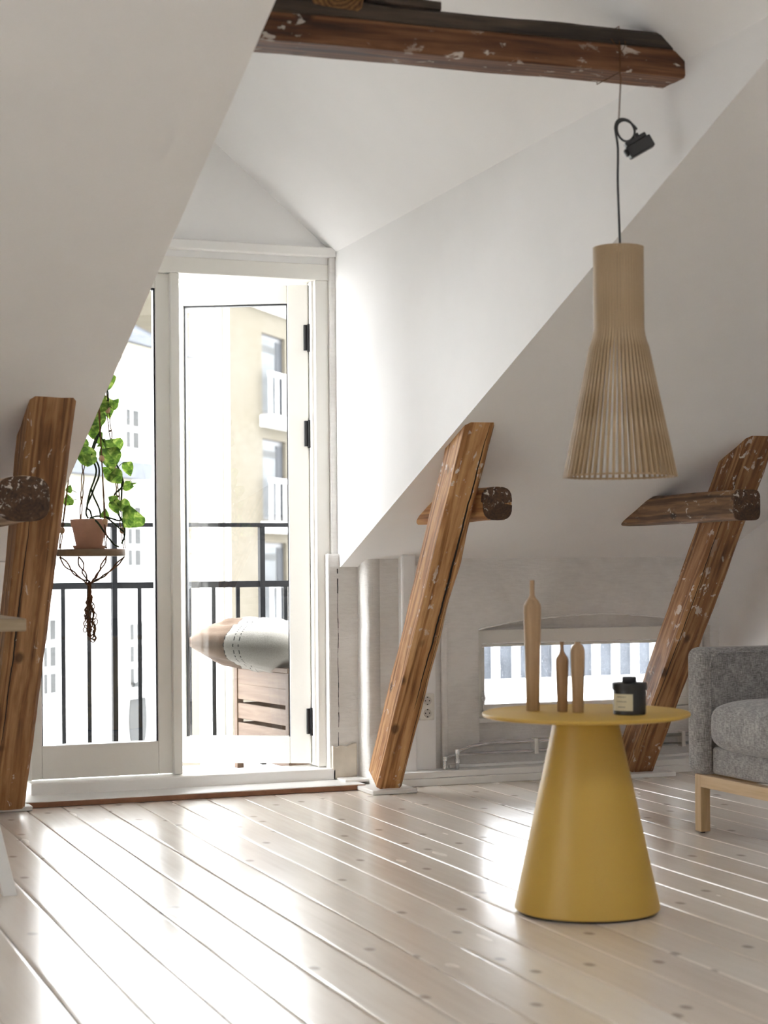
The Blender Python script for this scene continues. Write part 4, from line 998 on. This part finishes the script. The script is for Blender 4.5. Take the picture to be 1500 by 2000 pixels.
fpart('facade_core', 'facade', BA, x_l, xsplit, .301, 9, GZ, ez)
for xa, xb, zb, zt, rows in wl:
    wn = fpart('window_frame', 'fwhite', BA, xa, xb, .08, .10, zb, zt)
    fpart('window_surround', 'fwhite', BA, xa - .12, xb + .12, -.05, .01, zt, zt + .14); fpart('window_sill', 'fwhite', BA, xa - .12, xb + .12, -.12, .01, zb - .1, zb)
    w = xb - xa; h = zt - zb
    for i in range(2):
        for j in range(rows):
            fpart('pane', 'fglass', wn, xa + w * (.12 + .45 * i), xa + w * (.43 + .45 * i), .065, .08, zb + h * (j + .12) / rows, zb + h * (j + .88) / rows)
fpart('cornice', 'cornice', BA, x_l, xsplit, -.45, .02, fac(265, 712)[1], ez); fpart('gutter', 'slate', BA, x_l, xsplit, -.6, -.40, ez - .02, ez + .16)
fpart('string_course', 'fwhite', BA, x_l, xsplit, -.1, .01, fac(265, 1362)[1], fac(265, 1350)[1])
rf = MB(); rf.prism([(x_l, -.5, ez + .05), (x_l, 4.5, ez + 2.6), (x_l, 9.2, ez + .05)], (xsplit - x_l, 0, 0)); o = rf.build('roof', M['slate'], None, mw=FM); attach(o, BA)
# lean-to eave and round window
ax0, ax1 = fac(60, 930)[0], fac(226, 930)[0]; az_ = fac(180, 935)[1]
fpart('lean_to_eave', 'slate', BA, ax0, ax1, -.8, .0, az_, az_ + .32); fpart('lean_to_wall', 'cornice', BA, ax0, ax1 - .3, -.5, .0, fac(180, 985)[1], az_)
rx_, rz_ = fac(268, 1405); mb = MB(); mb.prism([(rx_ + .42 * math.cos(k * math.pi / 12), -.03, rz_ + .75 * math.sin(k * math.pi / 12)) for k in range(24)], (0, .05, 0)); o = mb.build('round_window', M['fglass'], None, mw=FM); attach(o, BA)
BB = empty('brick_house', FM @ Vector((xsplit + 6, 0, GZ)), 'pale yellow brick house with tall windows and white balcony rails across the street', 'building')
x_r = fac(760, 900)[0]; tz = fac(530, 612)[1]
bl_ = []
for y0p, y1p in ((657, 812), (860, 1016), (1060, 1216), (1262, 1420)):
    bl_.append((fac(514, 1000)[0], fac(559, 1000)[0], fac(536, y1p)[1], fac(536, y0p)[1]))
xw, zw = fac(421, 900)[0], fac(385, 578)[1]
fpart('facade_wing', 'brick', BB, xsplit, xw, .0, 6, GZ, zw)
sk = pierced(xw, x_r, GZ, tz, bl_, .5).build('facade', M['brick'], None, mw=FM); attach(sk, BB)
fpart('facade_core', 'brick', BB, xw, x_r, .501, 9, GZ, tz); fpart('cornice', 'facade', BB, xw, x_r, -.15, .6, tz, tz + .2)
for xa, xb, zb, zt in bl_:
    fr_ = fpart('window_frame', 'fdark', BB, xa, xb, .09, .13, zb, zt); w = xb - xa; h = zt - zb
    fpart('pane', 'fpale', fr_, xa + w * .05, xa + w * .66, .07, .09, zb + h * .04, zt - h * .06); fpart('pane', 'fglass2', fr_, xa + w * .70, xa + w * .96, .07, .09, zb + h * .04, zt - h * .06)
    fpart('blind', 'fglass', fr_, xa + w * .05, xa + w * .66, .06, .07, zt - h * .22, zt - h * .14)
    zr = zb + h * .48
    rl = fpart('balcony_rail', 'fwhite', BB, xa - .2, xb + .2, -.30, -.22, zr - .05, zr + .05)
    for k in range(5):
        q = xa - .15 + (xb - xa + .3) * k / 4; fpart('rail_bar', 'fwhite', rl, q - .05, q + .05, -.28, -.24, zb - .1, zr)
    fpart('balcony_slab', 'fwhite', BB, xa - .15, xb + .3, -.34, .3, zb - .32, zb - .05)
p0_, p1_ = fac(388, 900)[0], fac(420, 900)[0]
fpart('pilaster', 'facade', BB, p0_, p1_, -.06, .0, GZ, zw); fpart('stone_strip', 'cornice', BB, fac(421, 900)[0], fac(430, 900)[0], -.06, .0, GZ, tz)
dx0 = fac(437, 900)[0]; o = MB().tube([(dx0, -.07, GZ), (dx0, -.07, tz)], .07, 10).build('downpipe', M['fwhite'], None, mw=FM, smooth=True); attach(o, BB)

# neighbouring roof terrace seen through the low window
M['screen'] = plain('blue_grey_screen', (.062, .068, .078, 1), .6, spec=.1, var=.35, vscale=3)
RT_ = empty('roof_terrace', (7, 13, -.6), 'white neighbouring roof terrace with grey glazed screen seen through low window', 'terrace')
box('terrace_deck', M['facade'], (4.9, 10.5, 7.6, 13.9, -.26, -.06), RT_)
for k in range(24):
    x = 5.2 + .185 * k
    box('screen_post', M['fwhite'], (x - .03, x + .03, 13.4, 13.5, -.06, 1.4), RT_)
    if k < 23: box('screen_pane', M['screen'], (x + .03, x + .155, 13.44, 13.46, -.06, 1.4), RT_)
